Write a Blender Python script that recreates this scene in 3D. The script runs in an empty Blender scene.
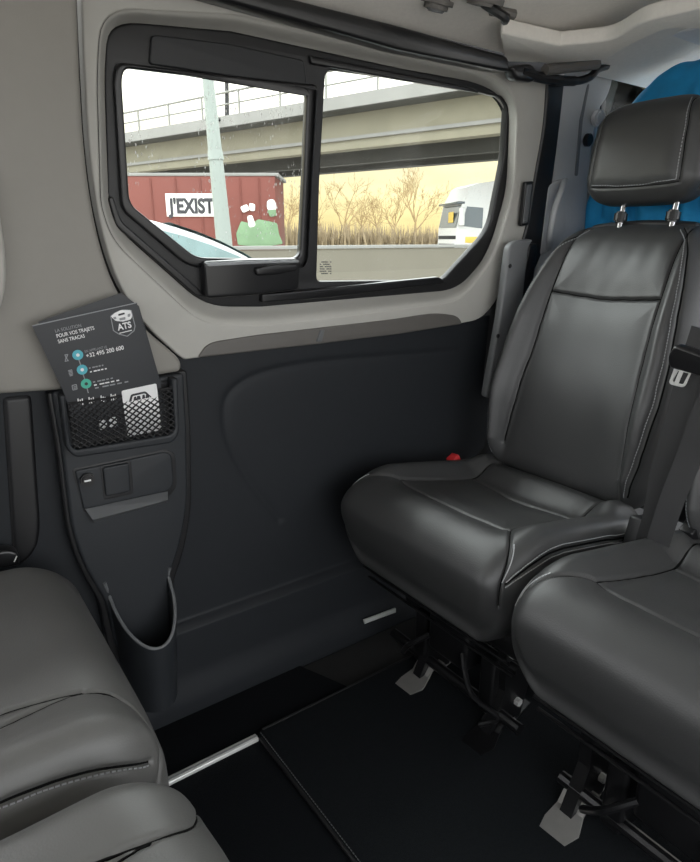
import bpy, bmesh, math, random
import numpy as np
from mathutils import Vector, Matrix
random.seed(4)
S = bpy.context.scene
COL = S.collection
# ------------------------------------------------------------------ camera
FPX, PITCH, YAW, CAM = 625.0, math.atan(193/625), math.radians(35.7), Vector((0, 0, 1.0))
cd = bpy.data.cameras.new('camera'); cam = bpy.data.objects.new('camera', cd); COL.objects.link(cam)
cam.location = CAM; cam.rotation_euler = (math.pi/2-PITCH, 0, -YAW)
cd.sensor_fit = 'HORIZONTAL'; cd.sensor_width = 36; cd.lens = 36*FPX/700; cd.clip_start = .02; cd.clip_end = 600
S.camera = cam
sp, cp, sy, cy = math.sin(PITCH), math.cos(PITCH), math.sin(YAW), math.cos(YAW)
def ray(u, v):
    a = (u-350)/FPX; b = (431-v)/FPX; h = cp+b*sp
    return Vector((h*sy+a*cy, h*cy-a*sy, b*cp-sp))
class Plane:
    def __init__(s, o, n, u):
        s.o = Vector(o); s.n = Vector(n).normalized(); u = Vector(u)
        s.u = (u-s.n*u.dot(s.n)).normalized(); s.v = s.n.cross(s.u)
        s.m = Matrix(((s.u.x, s.v.x, s.n.x, s.o.x), (s.u.y, s.v.y, s.n.y, s.o.y), (s.u.z, s.v.z, s.n.z, s.o.z), (0, 0, 0, 1)))
    def at(s, u, v):
        d = ray(u, v); t = (s.o-CAM).dot(s.n)/d.dot(s.n); return CAM+d*t
    def ab(s, u, v):
        p = s.at(u, v)-s.o; return (p.dot(s.u), p.dot(s.v))
    def off(s, d): return Plane(s.o+s.n*d, s.n, s.u)
def wall(y): return Plane((0, y, 0), (0, -1, 0), (1, 0, 0))
def lean(y, k=.12): return Plane((0, y, .78), (0, -1, -k), (1, 0, 0))      # upper wall tilts inward with height
def level(z): return Plane((0, 0, z), (0, 0, 1), (1, 0, 0))
PW = lean(1.148)
# ------------------------------------------------------------------ materials
def mat(name, col, rough=.5, metal=0., noise=None, bump=None, spec=.5, coat=0., trans=0.):
    m = bpy.data.materials.new(name); m.use_nodes = True; nt = m.node_tree; b = nt.nodes['Principled BSDF']
    b.inputs['Base Color'].default_value = (*col, 1); b.inputs['Roughness'].default_value = rough; b.inputs['Metallic'].default_value = metal
    b.inputs['Specular IOR Level'].default_value = spec; b.inputs['Coat Weight'].default_value = coat
    tc = nt.nodes.new('ShaderNodeTexCoord')
    if noise:
        sc, amt = noise
        n = nt.nodes.new('ShaderNodeTexNoise'); n.inputs['Scale'].default_value = sc; n.inputs['Detail'].default_value = 5
        mx = nt.nodes.new('ShaderNodeMix'); mx.data_type = 'RGBA'
        mx.inputs['A'].default_value = (*[c*(1-amt) for c in col], 1); mx.inputs['B'].default_value = (*[min(1, c*(1+amt)) for c in col], 1)
        nt.links.new(tc.outputs['Object'], n.inputs['Vector']); nt.links.new(n.outputs['Fac'], mx.inputs['Factor']); nt.links.new(mx.outputs['Result'], b.inputs['Base Color'])
    if bump:
        kind, sc, st, dist = bump
        if kind == 'v':
            n2 = nt.nodes.new('ShaderNodeTexVoronoi'); out = 'Distance'
        else:
            n2 = nt.nodes.new('ShaderNodeTexNoise'); n2.inputs['Detail'].default_value = 6; out = 'Fac'
        n2.inputs['Scale'].default_value = sc
        bp = nt.nodes.new('ShaderNodeBump'); bp.inputs['Strength'].default_value = st; bp.inputs['Distance'].default_value = dist
        nt.links.new(tc.outputs['Object'], n2.inputs['Vector']); nt.links.new(n2.outputs[out], bp.inputs['Height']); nt.links.new(bp.outputs['Normal'], b.inputs['Normal'])
    return m
M = {}
M['leather'] = mat('charcoal leather', (.041, .0415, .042), .45, noise=(9, .12), bump=('v', 420, .22, .0006), spec=.6)
M['seam'] = mat('black seam thread', (.006, .006, .006), .9, spec=.1)
M['leather_lit'] = mat('bench leather lightened as lit', (.098, .097, .093), .45, noise=(9, .12), bump=('v', 420, .22, .0006), spec=.6)  # seat leather with its base colour raised to stand in for light
M['stitch'] = mat('pale thread', (.42, .43, .44), .7)
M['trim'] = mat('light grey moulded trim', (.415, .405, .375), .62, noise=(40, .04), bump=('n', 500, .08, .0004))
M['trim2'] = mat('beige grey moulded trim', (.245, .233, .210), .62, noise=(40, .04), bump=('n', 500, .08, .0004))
M['pillar'] = mat('cool grey moulded trim', (.36, .37, .38), .6, noise=(40, .04))
M['beltgrey'] = mat('mid grey cover plastic', (.16, .165, .17), .5)
M['strip'] = mat('taupe trim strip', (.105, .098, .09), .5, noise=(60, .06))
M['dark'] = mat('dark slate moulded plastic', (.0125, .0145, .0175), .6, noise=(30, .08), bump=('n', 600, .12, .0004), spec=.3)
M['console'] = mat('slate console plastic', (.0205, .023, .0265), .5, noise=(30, .06), bump=('n', 600, .1, .0004), spec=.38)
M['ledge'] = mat('grey ledge plastic', (.11, .115, .12), .5)
M['black'] = mat('black rubber', (.008, .008, .009), .45)
M['gloss'] = mat('black gloss plastic', (.009, .009, .010), .28)
M['blind'] = mat('black window band', (.018, .019, .021), .55)
M['net'] = mat('black net cord', (.007, .007, .008), .6)
M['carpet'] = mat('black carpet', (.006, .007, .0085), .95, noise=(300, .5), bump=('n', 900, .6, .002), spec=.1)
M['mat'] = mat('black needle felt mat', (.008, .0095, .011), .95, noise=(260, .45), bump=('n', 800, .6, .002), spec=.1)
M['sill'] = mat('dark grey floor plastic', (.017, .017, .017), .6, noise=(60, .15))
M['metal'] = mat('brushed aluminium', (.82, .82, .80), .35, .45)
M['chrome'] = mat('dark chrome', (.45, .45, .46), .15, 1.)
M['steel'] = mat('bare steel plate', (.42, .41, .39), .38, .6, noise=(30, .2))
M['blacksteel'] = mat('black painted steel', (.010, .010, .011), .35, .3)
M['paper'] = mat('dark printed card', (.028, .030, .034), .5)
M['white'] = mat('white print', (.80, .80, .80), .6)
M['grey'] = mat('grey print', (.28, .29, .30), .6)
M['teal'] = mat('teal print', (.09, .42, .50), .5)
M['green'] = mat('green print', (.07, .45, .33), .5)
M['red'] = mat('red button', (.55, .03, .035), .4)
M['webbing'] = mat('black belt webbing', (.034, .034, .035), .6, bump=('n', 300, .3, .0008))
M['blue'] = mat('blue cover fabric', (.012, .27, .56), .8, noise=(14, .25), bump=('n', 60, .3, .004))
M['headliner'] = mat('grey beige headliner fabric', (.72, .69, .645), .9, noise=(120, .08), bump=('n', 700, .25, .0008))
M['roofwhite'] = mat('pale roof lining', (.78, .77, .78), .8)
M['concrete'] = mat('weathered concrete', (.225, .21, .155), .9, noise=(.9, .18), bump=('n', 6, .3, .02))
M['concrete2'] = mat('pale parapet concrete', (.23, .228, .215), .9, noise=(1.3, .15))
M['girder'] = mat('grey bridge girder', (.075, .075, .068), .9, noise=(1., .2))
M['barrier'] = mat('dusty barrier concrete', (.15, .137, .108), .9, noise=(.7, .12))
M['galv'] = mat('galvanised rail', (.22, .22, .20), .6, .2)
M['redwall'] = mat('faded red paint', (.165, .048, .036), .75, noise=(.6, .2))
M['sign'] = mat('white sign board', (.78, .76, .72), .6)
M['ink'] = mat('dark sign ink', (.03, .03, .035), .6)
M['mint'] = mat('pale green spray paint', (.15, .24, .135), .7, noise=(2, .35))
M['pale'] = mat('pale pole paint', (.23, .26, .24), .5)
M['carpaint'] = mat('silver white car paint', (.5, .51, .51), .3, coat=.5)
M['carglass'] = mat('greenish car glass', (.16, .24, .24), .15, noise=(5, .6))
M['truck'] = mat('white truck paint', (.68, .68, .66), .4)
M['truckglass'] = mat('truck windscreen glass', (.10, .12, .13), .1)
M['yellow'] = mat('yellow livery', (.75, .52, .10), .5)
M['tyre'] = mat('tyre rubber', (.015, .015, .015), .8)
M['bark'] = mat('tan winter bark', (.27, .19, .09), .9)
M['brush'] = mat('dry brown scrub', (.26, .20, .12), .95, noise=(.7, .35))
M['asphalt'] = mat('grey asphalt', (.33, .315, .29), .9, noise=(2, .2))
def glass(name, dirt, scale):
    m = bpy.data.materials.new(name); m.use_nodes = True; nt = m.node_tree; nt.nodes.clear()
    o = nt.nodes.new('ShaderNodeOutputMaterial'); t = nt.nodes.new('ShaderNodeBsdfTransparent'); g = nt.nodes.new('ShaderNodeBsdfGlossy'); d = nt.nodes.new('ShaderNodeBsdfDiffuse')
    t.inputs['Color'].default_value = (.95, .97, .95, 1); g.inputs['Roughness'].default_value = .02; d.inputs['Color'].default_value = (.8, .8, .78, 1)
    fr = nt.nodes.new('ShaderNodeFresnel'); fr.inputs['IOR'].default_value = 1.16
    m1 = nt.nodes.new('ShaderNodeMixShader'); m2 = nt.nodes.new('ShaderNodeMixShader')
    tc = nt.nodes.new('ShaderNodeTexCoord'); vo = nt.nodes.new('ShaderNodeTexVoronoi'); vo.inputs['Scale'].default_value = scale; vo.inputs['Randomness'].default_value = 1
    mp = nt.nodes.new('ShaderNodeMapping'); mp.inputs['Rotation'].default_value = (0, .5, 0); mp.inputs['Scale'].default_value = (1.3, 1, .55)
    r = nt.nodes.new('ShaderNodeMapRange'); r.inputs['From Min'].default_value = .26; r.inputs['From Max'].default_value = .10; r.inputs['To Min'].default_value = 0; r.inputs['To Max'].default_value = 1
    ns = nt.nodes.new('ShaderNodeTexNoise'); ns.inputs['Scale'].default_value = 9; ns.inputs['Detail'].default_value = 3
    r2 = nt.nodes.new('ShaderNodeMapRange'); r2.inputs['From Min'].default_value = .48; r2.inputs['From Max'].default_value = .66; r2.inputs['To Max'].default_value = dirt
    mu = nt.nodes.new('ShaderNodeMath'); mu.operation = 'MULTIPLY'
    L = nt.links.new
    L(tc.outputs['Object'], mp.inputs['Vector']); L(mp.outputs['Vector'], vo.inputs['Vector']); L(tc.outputs['Object'], ns.inputs['Vector'])
    L(vo.outputs['Distance'], r.inputs['Value']); L(ns.outputs['Fac'], r2.inputs['Value']); L(r.outputs['Result'], mu.inputs[0]); L(r2.outputs['Result'], mu.inputs[1])
    L(fr.outputs['Fac'], m1.inputs['Fac']); L(t.outputs['BSDF'], m1.inputs[1]); L(g.outputs['BSDF'], m1.inputs[2])
    L(mu.outputs['Value'], m2.inputs['Fac']); L(m1.outputs['Shader'], m2.inputs[1]); L(d.outputs['BSDF'], m2.inputs[2]); L(m2.outputs['Shader'], o.inputs['Surface'])
    return m
M['pane_dirty'] = glass('spattered window glass', .95, 120)
M['pane'] = glass('window glass', .25, 200)
# ------------------------------------------------------------------ object helpers
def tag(o, label=None, cat=None, group=None, kind=None):
    if label: o['label'] = label
    if cat: o['category'] = cat
    if group: o['group'] = group
    if kind: o['kind'] = kind
    return o
def empty(name, loc, label=None, cat=None, group=None, kind=None):
    o = bpy.data.objects.new(name, None); COL.objects.link(o); o.location = loc; o.empty_display_size = .1
    return tag(o, label, cat, group, kind)
def link(name, me, m, parent=None, smooth=False):
    """world-space mesh -> object; with a parent the vertices become local to it"""
    if parent is not None:
        q = parent; off = Vector((0, 0, 0))
        while q is not None: off += q.location; q = q.parent
        me.transform(Matrix.Translation(-off))
    o = bpy.data.objects.new(name, me); COL.objects.link(o); o.parent = parent
    if m is not None:
        me.materials.clear(); me.materials.append(m if not isinstance(m, str) else M[m])
    if smooth:
        me.polygons.foreach_set('use_smooth', [True]*len(me.polygons))
    return o
def bez(pts, closed=True, r0=0., n=6):
    """round the corners of an outline; a point is (u, v) or (u, v, radius)"""
    out = []; N = len(pts)
    for i, p in enumerate(pts):
        r = p[2] if len(p) > 2 else r0
        a = Vector(p[:2])
        if r <= 0 or (not closed and i in (0, N-1)): out.append((a.x, a.y)); continue
        b = Vector(pts[i-1][:2]); c = Vector(pts[(i+1) % N][:2])
        d1 = min(r, (b-a).length*.48); d2 = min(r, (c-a).length*.48)
        s = a+(b-a).normalized()*d1; e = a+(c-a).normalized()*d2
        for k in range(n+1):
            t = k/n; q = s*(1-t)**2+a*2*t*(1-t)+e*t*t; out.append((q.x, q.y))
    return out
def slab_mesh(pl, outlines, th, bev=.002, px=True, res=3):
    """plate with holes: its front lies on the plane, it reaches th behind it"""
    cu = bpy.data.curves.new('outline', 'CURVE'); cu.dimensions = '2D'; cu.fill_mode = 'BOTH'
    cu.extrude = max(th/2-bev, 0); cu.bevel_depth = bev; cu.bevel_resolution = res; cu.offset = -bev
    for ol in outlines:
        q = [pl.ab(*p[:2]) for p in ol] if px else ol
        s = cu.splines.new('POLY'); s.points.add(len(q)-1); s.use_cyclic_u = True
        for k, (a, b) in enumerate(q): s.points[k].co = (a, b, 0, 1)
    ob = bpy.data.objects.new('outline', cu); COL.objects.link(ob)
    me = bpy.data.meshes.new_from_object(ob.evaluated_get(bpy.context.evaluated_depsgraph_get()))
    bpy.data.objects.remove(ob); bpy.data.curves.remove(cu)
    me.transform(pl.m @ Matrix.Translation((0, 0, -th/2)))
    return me
def slab(name, pl, outlines, th, m, parent=None, bev=.002, px=True, res=3):
    if isinstance(outlines[0][0], (int, float)): outlines = [outlines]
    me = slab_mesh(pl, outlines, th, bev, px, res); bm = bmesh.new(); bm.from_mesh(me); bmesh.ops.remove_doubles(bm, verts=bm.verts, dist=1e-6)
    for f in bm.faces: f.smooth = True
    for e in bm.edges: e.smooth = not (len(e.link_faces) == 2 and e.calc_face_angle(0) > .7)
    bm.to_mesh(me); bm.free()
    return link(name, me, m, parent)
class MB:
    def __init__(s): s.bm = bmesh.new()
    def box(s, lo, hi, bev=0., rot=None):
        lo, hi = Vector(lo), Vector(hi); c = (lo+hi)/2; d = hi-lo
        mt = Matrix.Translation(c) @ (rot.to_4x4() if rot else Matrix()) @ Matrix.Diagonal((*d, 1))
        r = bmesh.ops.create_cube(s.bm, size=1, matrix=mt)
        if bev > 0:
            es = list({e for v in r['verts'] for e in v.link_edges})
            bmesh.ops.bevel(s.bm, geom=es, offset=bev, segments=3, affect='EDGES', profile=.5)
        return s
    def tube(s, pts, r, n=8, cap=True):
        pts = [Vector(p) for p in pts]; rr = r if isinstance(r, (list, tuple)) else [r]*len(pts); rings = []; up = None
        for i, p in enumerate(pts):
            t = (pts[min(i+1, len(pts)-1)]-pts[max(i-1, 0)]).normalized()
            if up is None: up = t.orthogonal().normalized()
            up = (up-t*up.dot(t)).normalized(); w = t.cross(up)
            rings.append([s.bm.verts.new(p+(up*math.cos(2*math.pi*k/n)+w*math.sin(2*math.pi*k/n))*rr[i]) for k in range(n)])
        for a, b in zip(rings, rings[1:]):
            for k in range(n): s.bm.faces.new((a[k], a[(k+1) % n], b[(k+1) % n], b[k]))
        if cap: s.bm.faces.new(rings[0][::-1]); s.bm.faces.new(rings[-1])
        return s
    def strip(s, pts, side, w, th):
        """flat band along pts; side = width direction"""
        pts = [Vector(p) for p in pts]; rings = []
        for i, p in enumerate(pts):
            t = (pts[min(i+1, len(pts)-1)]-pts[max(i-1, 0)]).normalized(); sd = Vector(side[i] if isinstance(side, list) else side); sd = (sd-t*sd.dot(t)).normalized(); nn = t.cross(sd)
            ww = w[i] if isinstance(w, (list, tuple)) else w
            rings.append([s.bm.verts.new(p+sd*a*ww/2+nn*b*th/2) for a, b in ((-1, -1), (1, -1), (1, 1), (-1, 1))])
        for a, b in zip(rings, rings[1:]):
            for k in range(4): s.bm.faces.new((a[k], a[(k+1) % 4], b[(k+1) % 4], b[k]))
        s.bm.faces.new(rings[0][::-1]); s.bm.faces.new(rings[-1]); return s
    def cyl(s, c, axis, r, h, n=24, bev=0., r2=None):
        q = Vector((0, 0, 1)).rotation_difference(Vector(axis)).to_matrix().to_4x4()
        x = bmesh.ops.create_cone(s.bm, cap_ends=True, segments=n, radius1=r, radius2=r if r2 is None else r2, depth=h, matrix=Matrix.Translation(c) @ q)
        if bev > 0:
            es = [e for e in {e for v in x['verts'] for e in v.link_edges} if any(len(f.verts) > 4 for f in e.link_faces)]
            bmesh.ops.bevel(s.bm, geom=es, offset=bev, segments=2, affect='EDGES')
        return s
    def prism(s, ring, d):
        """ring of points extruded by the vector d"""
        a = [s.bm.verts.new(p) for p in ring]; b = [s.bm.verts.new(Vector(p)+Vector(d)) for p in ring]; n = len(a)
        s.bm.faces.new(a[::-1]); s.bm.faces.new(b)
        for k in range(n): s.bm.faces.new((a[k], a[(k+1) % n], b[(k+1) % n], b[k]))
        return s
    def build(s, name, m, parent=None, smooth=True):
        bmesh.ops.recalc_face_normals(s.bm, faces=s.bm.faces)
        for f in s.bm.faces: f.smooth = smooth
        for e in s.bm.edges: e.smooth = not (len(e.link_faces) == 2 and e.calc_face_angle(0) > .6)
        me = bpy.data.meshes.new(name); s.bm.to_mesh(me); s.bm.free(); return link(name, me, m, parent)
def lettering(name, txt, pl, p0, p1, hpx, m, parent, lift=.0006, bold=0., fit=None):
    """text whose baseline starts at pixel p0 and runs towards p1, lying on the plane"""
    cu = bpy.data.curves.new('text', 'FONT'); cu.body = txt; cu.offset = bold; cu.extrude = .0
    ob = bpy.data.objects.new('text', cu); COL.objects.link(ob)
    me = bpy.data.meshes.new_from_object(ob.evaluated_get(bpy.context.evaluated_depsgraph_get())); bpy.data.objects.remove(ob); bpy.data.curves.remove(cu)
    a = pl.at(*p0); b = pl.at(*p1); x = (b-a); length = x.length; x.normalize(); y = pl.n.cross(x)
    xs = [v.co.x for v in me.vertices]; wid = max(xs)-min(xs)
    dv = (pl.at(p0[0], p0[1]-hpx)-a).length
    sy_ = dv/.72; sx_ = length/wid if fit else sy_
    me.transform(Matrix.Translation((-min(xs), 0, 0)))
    me.transform(Matrix.Diagonal((sx_, sy_, 1, 1)))
    o3 = a+pl.n*lift
    me.transform(Matrix(((x.x, y.x, pl.n.x, o3.x), (x.y, y.y, pl.n.y, o3.y), (x.z, y.z, pl.n.z, o3.z), (0, 0, 0, 1))))
    return link(name, me, m, parent)
# ---- padded upholstery: rounded boxes with grooves pressed into them
def rbox(c, h, r, N):
    c, h, r = np.array(c), np.array(h), np.array(r); V = []; Fc = []; base = 0
    for ax in range(3):
        a1, a2 = (ax+1) % 3, (ax+2) % 3
        g1 = np.linspace(-1, 1, N[a1]+1); g2 = np.linspace(-1, 1, N[a2]+1)
        for sgn in (-1, 1):
            A, B = np.meshgrid(g1, g2, indexing='ij'); P = np.zeros(A.shape+(3,)); P[..., ax] = sgn; P[..., a1] = A; P[..., a2] = B
            n1, n2 = A.shape; idx = base+np.arange(n1*n2).reshape(n1, n2)
            q = np.stack([idx[:-1, :-1], idx[1:, :-1], idx[1:, 1:], idx[:-1, 1:]], -1).reshape(-1, 4)
            Fc.append(q if sgn > 0 else q[:, ::-1]); V.append(P.reshape(-1, 3)); base += n1*n2
    V = np.concatenate(V); Fc = np.concatenate(Fc)
    _, first, inv = np.unique(np.round(V*1e5).astype(np.int64), axis=0, return_index=True, return_inverse=True)
    V = V[first]; Fc = inv.reshape(-1)[Fc]
    P = V*h; inner = np.clip(P, -(h-r), h-r); d = (P-inner)/r; ln = np.linalg.norm(d, axis=1, keepdims=True); d = d/np.maximum(ln, 1e-9)
    pos = inner+d*r; nn = d/r; nn /= np.linalg.norm(nn, axis=1, keepdims=True)
    return pos+c, nn, Fc
def sm(a, b, x):
    t = np.clip((x-a)/(b-a), 0, 1); return t*t*(3-2*t)
def resample(pts, step):
    pts = np.array(pts, float); seg = np.linalg.norm(np.diff(pts, axis=0), axis=1); L = np.concatenate([[0], np.cumsum(seg)]); n = max(2, int(L[-1]/step)+1); t = np.linspace(0, L[-1], n)
    return np.stack([np.interp(t, L, pts[:, k]) for k in range(pts.shape[1])], 1)
def spline(pts, n=10):
    pts = [np.array(p, float) for p in pts]; out = []
    for i in range(len(pts)-1):
        p0 = pts[max(i-1, 0)]; p1 = pts[i]; p2 = pts[i+1]; p3 = pts[min(i+2, len(pts)-1)]
        for k in range(n):
            t = k/n; out.append(.5*((2*p1)+(p2-p0)*t+(2*p0-5*p1+4*p2-p3)*t*t+(3*p1-p0-3*p2+p3)*t**3))
    out.append(pts[-1]); return np.array(out)
def snap(P, poly, step=.006):
    """project a rough polyline on the vertices of an upholstery form"""
    q = resample(poly, step); idx = [int(np.argmin(((P-x)**2).sum(1))) for x in q]; return idx
def pdist(P, poly):
    best = np.full(len(P), 9.)
    for a, b in zip(poly[:-1], poly[1:]):
        ab = b-a; L = (ab**2).sum()
        t = np.clip(((P-a)@ab)/max(L, 1e-12), 0, 1); d = np.linalg.norm(P-(a+t[:, None]*ab), axis=1); best = np.minimum(best, d)
    return best
def groove(P, Nn, polys, w=.0035, d=.005, puff=.004, pw=.03):
    D = np.full(len(P), 9.)
    for poly in polys:
        sp_ = spline(poly, 8); near = snap(P, sp_, .008); pp = P[near]
        k = np.concatenate([[True], np.linalg.norm(np.diff(pp, axis=0), axis=1) > 1e-6]); pp = pp[k]
        for _ in range(3):                                          # smooth the snapped polyline
            if len(pp) > 2: pp[1:-1] = .25*pp[:-2]+.5*pp[1:-1]+.25*pp[2:]
        D = np.minimum(D, pdist(P, pp))
    return Nn*(-d*np.exp(-(D/w)**2)-puff*np.exp(-(D/pw)**2))[:, None]
def npmesh(name, P, Fc, m, parent):
    me = bpy.data.meshes.new(name); me.from_pydata(P.tolist(), [], Fc.tolist()); me.update(); return link(name, me, m, parent, True)
def wrinkle(P, amp, seed):
    rs = np.random.RandomState(seed); out = np.zeros(len(P))
    for _ in range(14):
        k = rs.normal(size=3)*rs.uniform(25, 90); out += np.sin(P@k+rs.uniform(0, 6))
    return out*amp/4
def welts(P0, P, polys, parent, r=.0021):
    """dark seam thread lying in each groove"""
    for poly in polys:
        pts = P[snap(P0, spline(poly, 8), .006)]
        keep = np.concatenate([[True], np.linalg.norm(np.diff(pts, axis=0), axis=1) > 1e-4]); pts = pts[keep]
        for _ in range(4): pts[1:-1] = .25*pts[:-2]+.5*pts[1:-1]+.25*pts[2:]
        mb = MB(); mb.tube(pts.tolist(), r, 6); mb.build('seam', 'seam', parent)
def stitches(P0, P, Nn, polys, parent, name='stitching', m='stitch', off=0.):
    for poly in polys:
        mb = bmesh.new()
        q = resample(spline(poly, 8), .0062); ids = [int(np.argmin(((P0-x)**2).sum(1))) for x in q]
        pts = P[ids]; nor = Nn[ids]
        for _ in range(3): pts[1:-1] = .25*pts[:-2]+.5*pts[1:-1]+.25*pts[2:]
        for i in range(len(pts)-1):
            t = pts[i+1]-pts[i]; L = np.linalg.norm(t)
            if L < 1e-4: continue
            t /= L; n = nor[i]-t*(nor[i]@t); n /= np.linalg.norm(n); w = np.cross(n, t); c = (pts[i]+pts[i+1])/2+n*.0009
            vs = [mb.verts.new(c+t*a*.0023+w*b*.0008+n*e*.0006) for a, b, e in ((-1, -1, -1), (1, -1, -1), (1, 1, -1), (-1, 1, -1), (-1, -1, 1), (1, -1, 1), (1, 1, 1), (-1, 1, 1))]
            for f in ((3, 2, 1, 0), (4, 5, 6, 7), (0, 1, 5, 4), (1, 2, 6, 5), (2, 3, 7, 6), (3, 0, 4, 7)): mb.faces.new([vs[k] for k in f])
        me = bpy.data.meshes.new(name); mb.to_mesh(me); mb.free(); link(name, me, m, parent)
def copy_tree(o, parent=None):
    c = o.copy(); COL.objects.link(c); c.parent = parent
    for ch in list(o.children): copy_tree(ch, c)
    return c

# ================================================================== SETTING: van shell
def struct(o): o['kind'] = 'structure'; return o
mb = MB(); mb.box((-1.3, -.72, -.06), (2.6, 1.34, -.012)); struct(mb.build('floor', 'sill'))
# lower wall panel with pressed line
def lower_wall():
    x0, x1, z0, z1 = -.9, 1.62, -.012, .80; nx, nz = 420, 150
    X, Z = np.meshgrid(np.linspace(x0, x1, nx+1), np.linspace(z0, z1, nz+1), indexing='ij')
    Y = 1.165+0*X
    Y -= .028*sm(.206, .199, Z)                                         # foot ledge
    Y -= .012*sm(.10, .02, Z)
    P = np.stack([X, Y, Z], -1).reshape(-1, 3)
    pl = wall(1.165); line = [tuple(pl.at(u, v)) for u, v in ((456, 351), (390, 356), (320, 362), (270, 371), (240, 384), (226, 402), (226, 430), (236, 458), (256, 490), (280, 520))]
    D = pdist(P, spline(line, 6)); inside = np.zeros(len(P))
    P[:, 1] += .0035*np.exp(-(D/.006)**2)+.0015*np.exp(-(D/.02)**2)
    idx = np.arange((nx+1)*(nz+1)).reshape(nx+1, nz+1)
    F = np.stack([idx[:-1, :-1], idx[1:, :-1], idx[1:, 1:], idx[:-1, 1:]], -1).reshape(-1, 4)
    nb = len(P); B = P.copy(); B[:, 1] = 1.20                          # back sheet closes the panel
    ring = np.concatenate([idx[:, 0], idx[-1, 1:], idx[::-1, -1][1:], idx[0, ::-1][1:-1]])
    r2 = np.roll(ring, -1); side = np.stack([ring, ring+nb, r2+nb, r2], -1)
    P2 = np.concatenate([P, B]); F2 = np.concatenate([F, F[:, ::-1]+nb, side])
    me = bpy.data.meshes.new('wall_left'); me.from_pydata(P2.tolist(), [], F2.tolist()); me.update()
    o = link('wall_left', me, 'dark', None, True); return struct(o)
lower_wall()
HOLE = bez([(107, 72, 30), (112, 22, 34), (232, 36), (300, 50), (400, 72), (485, 88, 30), (508, 110, 24), (505, 190, 20), (487, 250, 26), (455, 286, 18), (330, 297), (262, 303), (208, 303, 24), (121, 226, 22), (112, 200, 10)])
TRIM = bez([(80, -40), (84, 60, 20), (88, 140, 30), (95, 200, 30), (106, 250, 30), (121, 290, 30), (145, 325, 30), (172, 350, 20), (184, 360, 4), (250, 351), (330, 342), (420, 331), (480, 320, 10), (496, 303, 12), (508, 272, 20), (524, 238, 20), (534, 180, 20), (547, 120, 20), (550, 78, 4), (505, 69), (400, 46), (300, 19), (200, -8), (120, -40)])
REV = bez([(97, 72, 30), (102, 8, 34), (232, 15), (300, 29), (400, 52), (496, 74, 30), (519, 100, 24), (515, 190, 20), (496, 256, 26), (461, 301, 18), (330, 318), (262, 325), (201, 324, 24), (112, 240, 22), (101, 204, 10)])
tr1 = struct(slab('trim_1', PW, [TRIM, REV], .03, 'trim', None, .004, res=5))
def loft(name, A, pa, B, pb, m, parent, n=8):
    mb = MB(); rings = []
    for k in range(n+1):
        t = k/n; s = t*t*(3-2*t); rr = []
        for (a, b) in zip(A, B):
            x = a[0]+(b[0]-a[0])*t; y = a[1]+(b[1]-a[1])*t
            rr.append(mb.bm.verts.new(pa.at(x, y)*(1-s)+pb.at(x, y)*s))
        rings.append(rr)
    N = len(A)
    for r, q in zip(rings, rings[1:]):
        for i in range(N): mb.bm.faces.new((r[i], r[(i+1) % N], q[(i+1) % N], q[i]))
    return mb.build(name, m, parent)
loft('window_reveal', REV, PW, HOLE, lean(1.19), 'trim', tr1)
# taupe strip under the window surround
PS = PW.off(.004)
strip_o = slab('trim_2', PS, bez([(198, 358, 4), (208, 343, 12), (260, 335), (320, 328), (390, 320), (436, 313, 12), (458, 316, 6), (463, 324, 3), (400, 334), (320, 344), (250, 352)]), .012, 'strip', None, .003); struct(strip_o)
slab('tab', PS.off(.004), bez([(317, 342, 1), (321, 330, 1), (325, 330, 1), (322, 342, 1)]), .006, 'ledge', strip_o, .0015)
# rear pillar panel
PC = lean(1.125)
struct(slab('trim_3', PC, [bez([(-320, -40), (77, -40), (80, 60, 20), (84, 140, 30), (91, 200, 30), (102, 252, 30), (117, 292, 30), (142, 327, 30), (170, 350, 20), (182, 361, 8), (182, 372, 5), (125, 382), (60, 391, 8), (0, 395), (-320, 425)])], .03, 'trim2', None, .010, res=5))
PC2 = lean(1.105)
struct(slab('trim_4', PC2, [bez([(-240, 110), (-12, 160, 30), (4, 230, 30), (8, 280, 20), (0, 318, 20), (-240, 370)])], .03, 'trim', None, .008))
# dark rear wall pocket edges on the far left
struct(slab('trim_5', wall(1.158), [bez([(3, 398, 6), (32, 395, 6), (42, 540, 30), (28, 562, 20), (14, 568)])], .03, 'black', None, .008))
# body shell behind the mouldings
SHELL = lean(1.215)
struct(slab('wall_left', SHELL, [bez([(-260, -140), (606, -140), (603, 60), (596, 120), (588, 300), (500, 420), (-260, 460)]), bez([(100, 60, 28), (106, 16, 34), (300, 42), (500, 84, 30), (514, 112, 24), (500, 240, 26), (462, 292, 18), (262, 311), (204, 311, 24), (112, 230, 22)])], .02, 'black', None, .003))
# front pillar, seal and door frame
PB = lean(1.13)
struct(slab('trim_6', lean(1.142), [bez([(548, 76), (566, 74), (560, 130, 20), (552, 190, 20), (545, 250, 20), (520, 300), (500, 400), (480, 400), (500, 300), (526, 236, 20), (535, 180, 20), (545, 125, 20)])], .05, 'black', None, .006))
PIL = lean(1.150)
pil = struct(slab('trim_7', PIL, [bez([(560, 68), (618, 60), (610, 95, 10), (598, 112, 10), (592, 150), (588, 200), (582, 300), (540, 420), (508, 420), (530, 300), (547, 220, 20), (556, 150, 20)])], .05, 'pillar', None, .010))
slab('pillar_groove', PIL.off(.002), bez([(575, 176, 2), (578, 176, 2), (583, 120), (590, 84, 5), (588, 84, 5), (580, 120)]), .004, 'ledge', pil, .001)
o = MB(); pk = PIL.off(.012).at(598, 118); o.cyl(pk, PIL.n, .020, .02, 24, .005); o.build('anchor_cap', 'pillar', pil)
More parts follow.
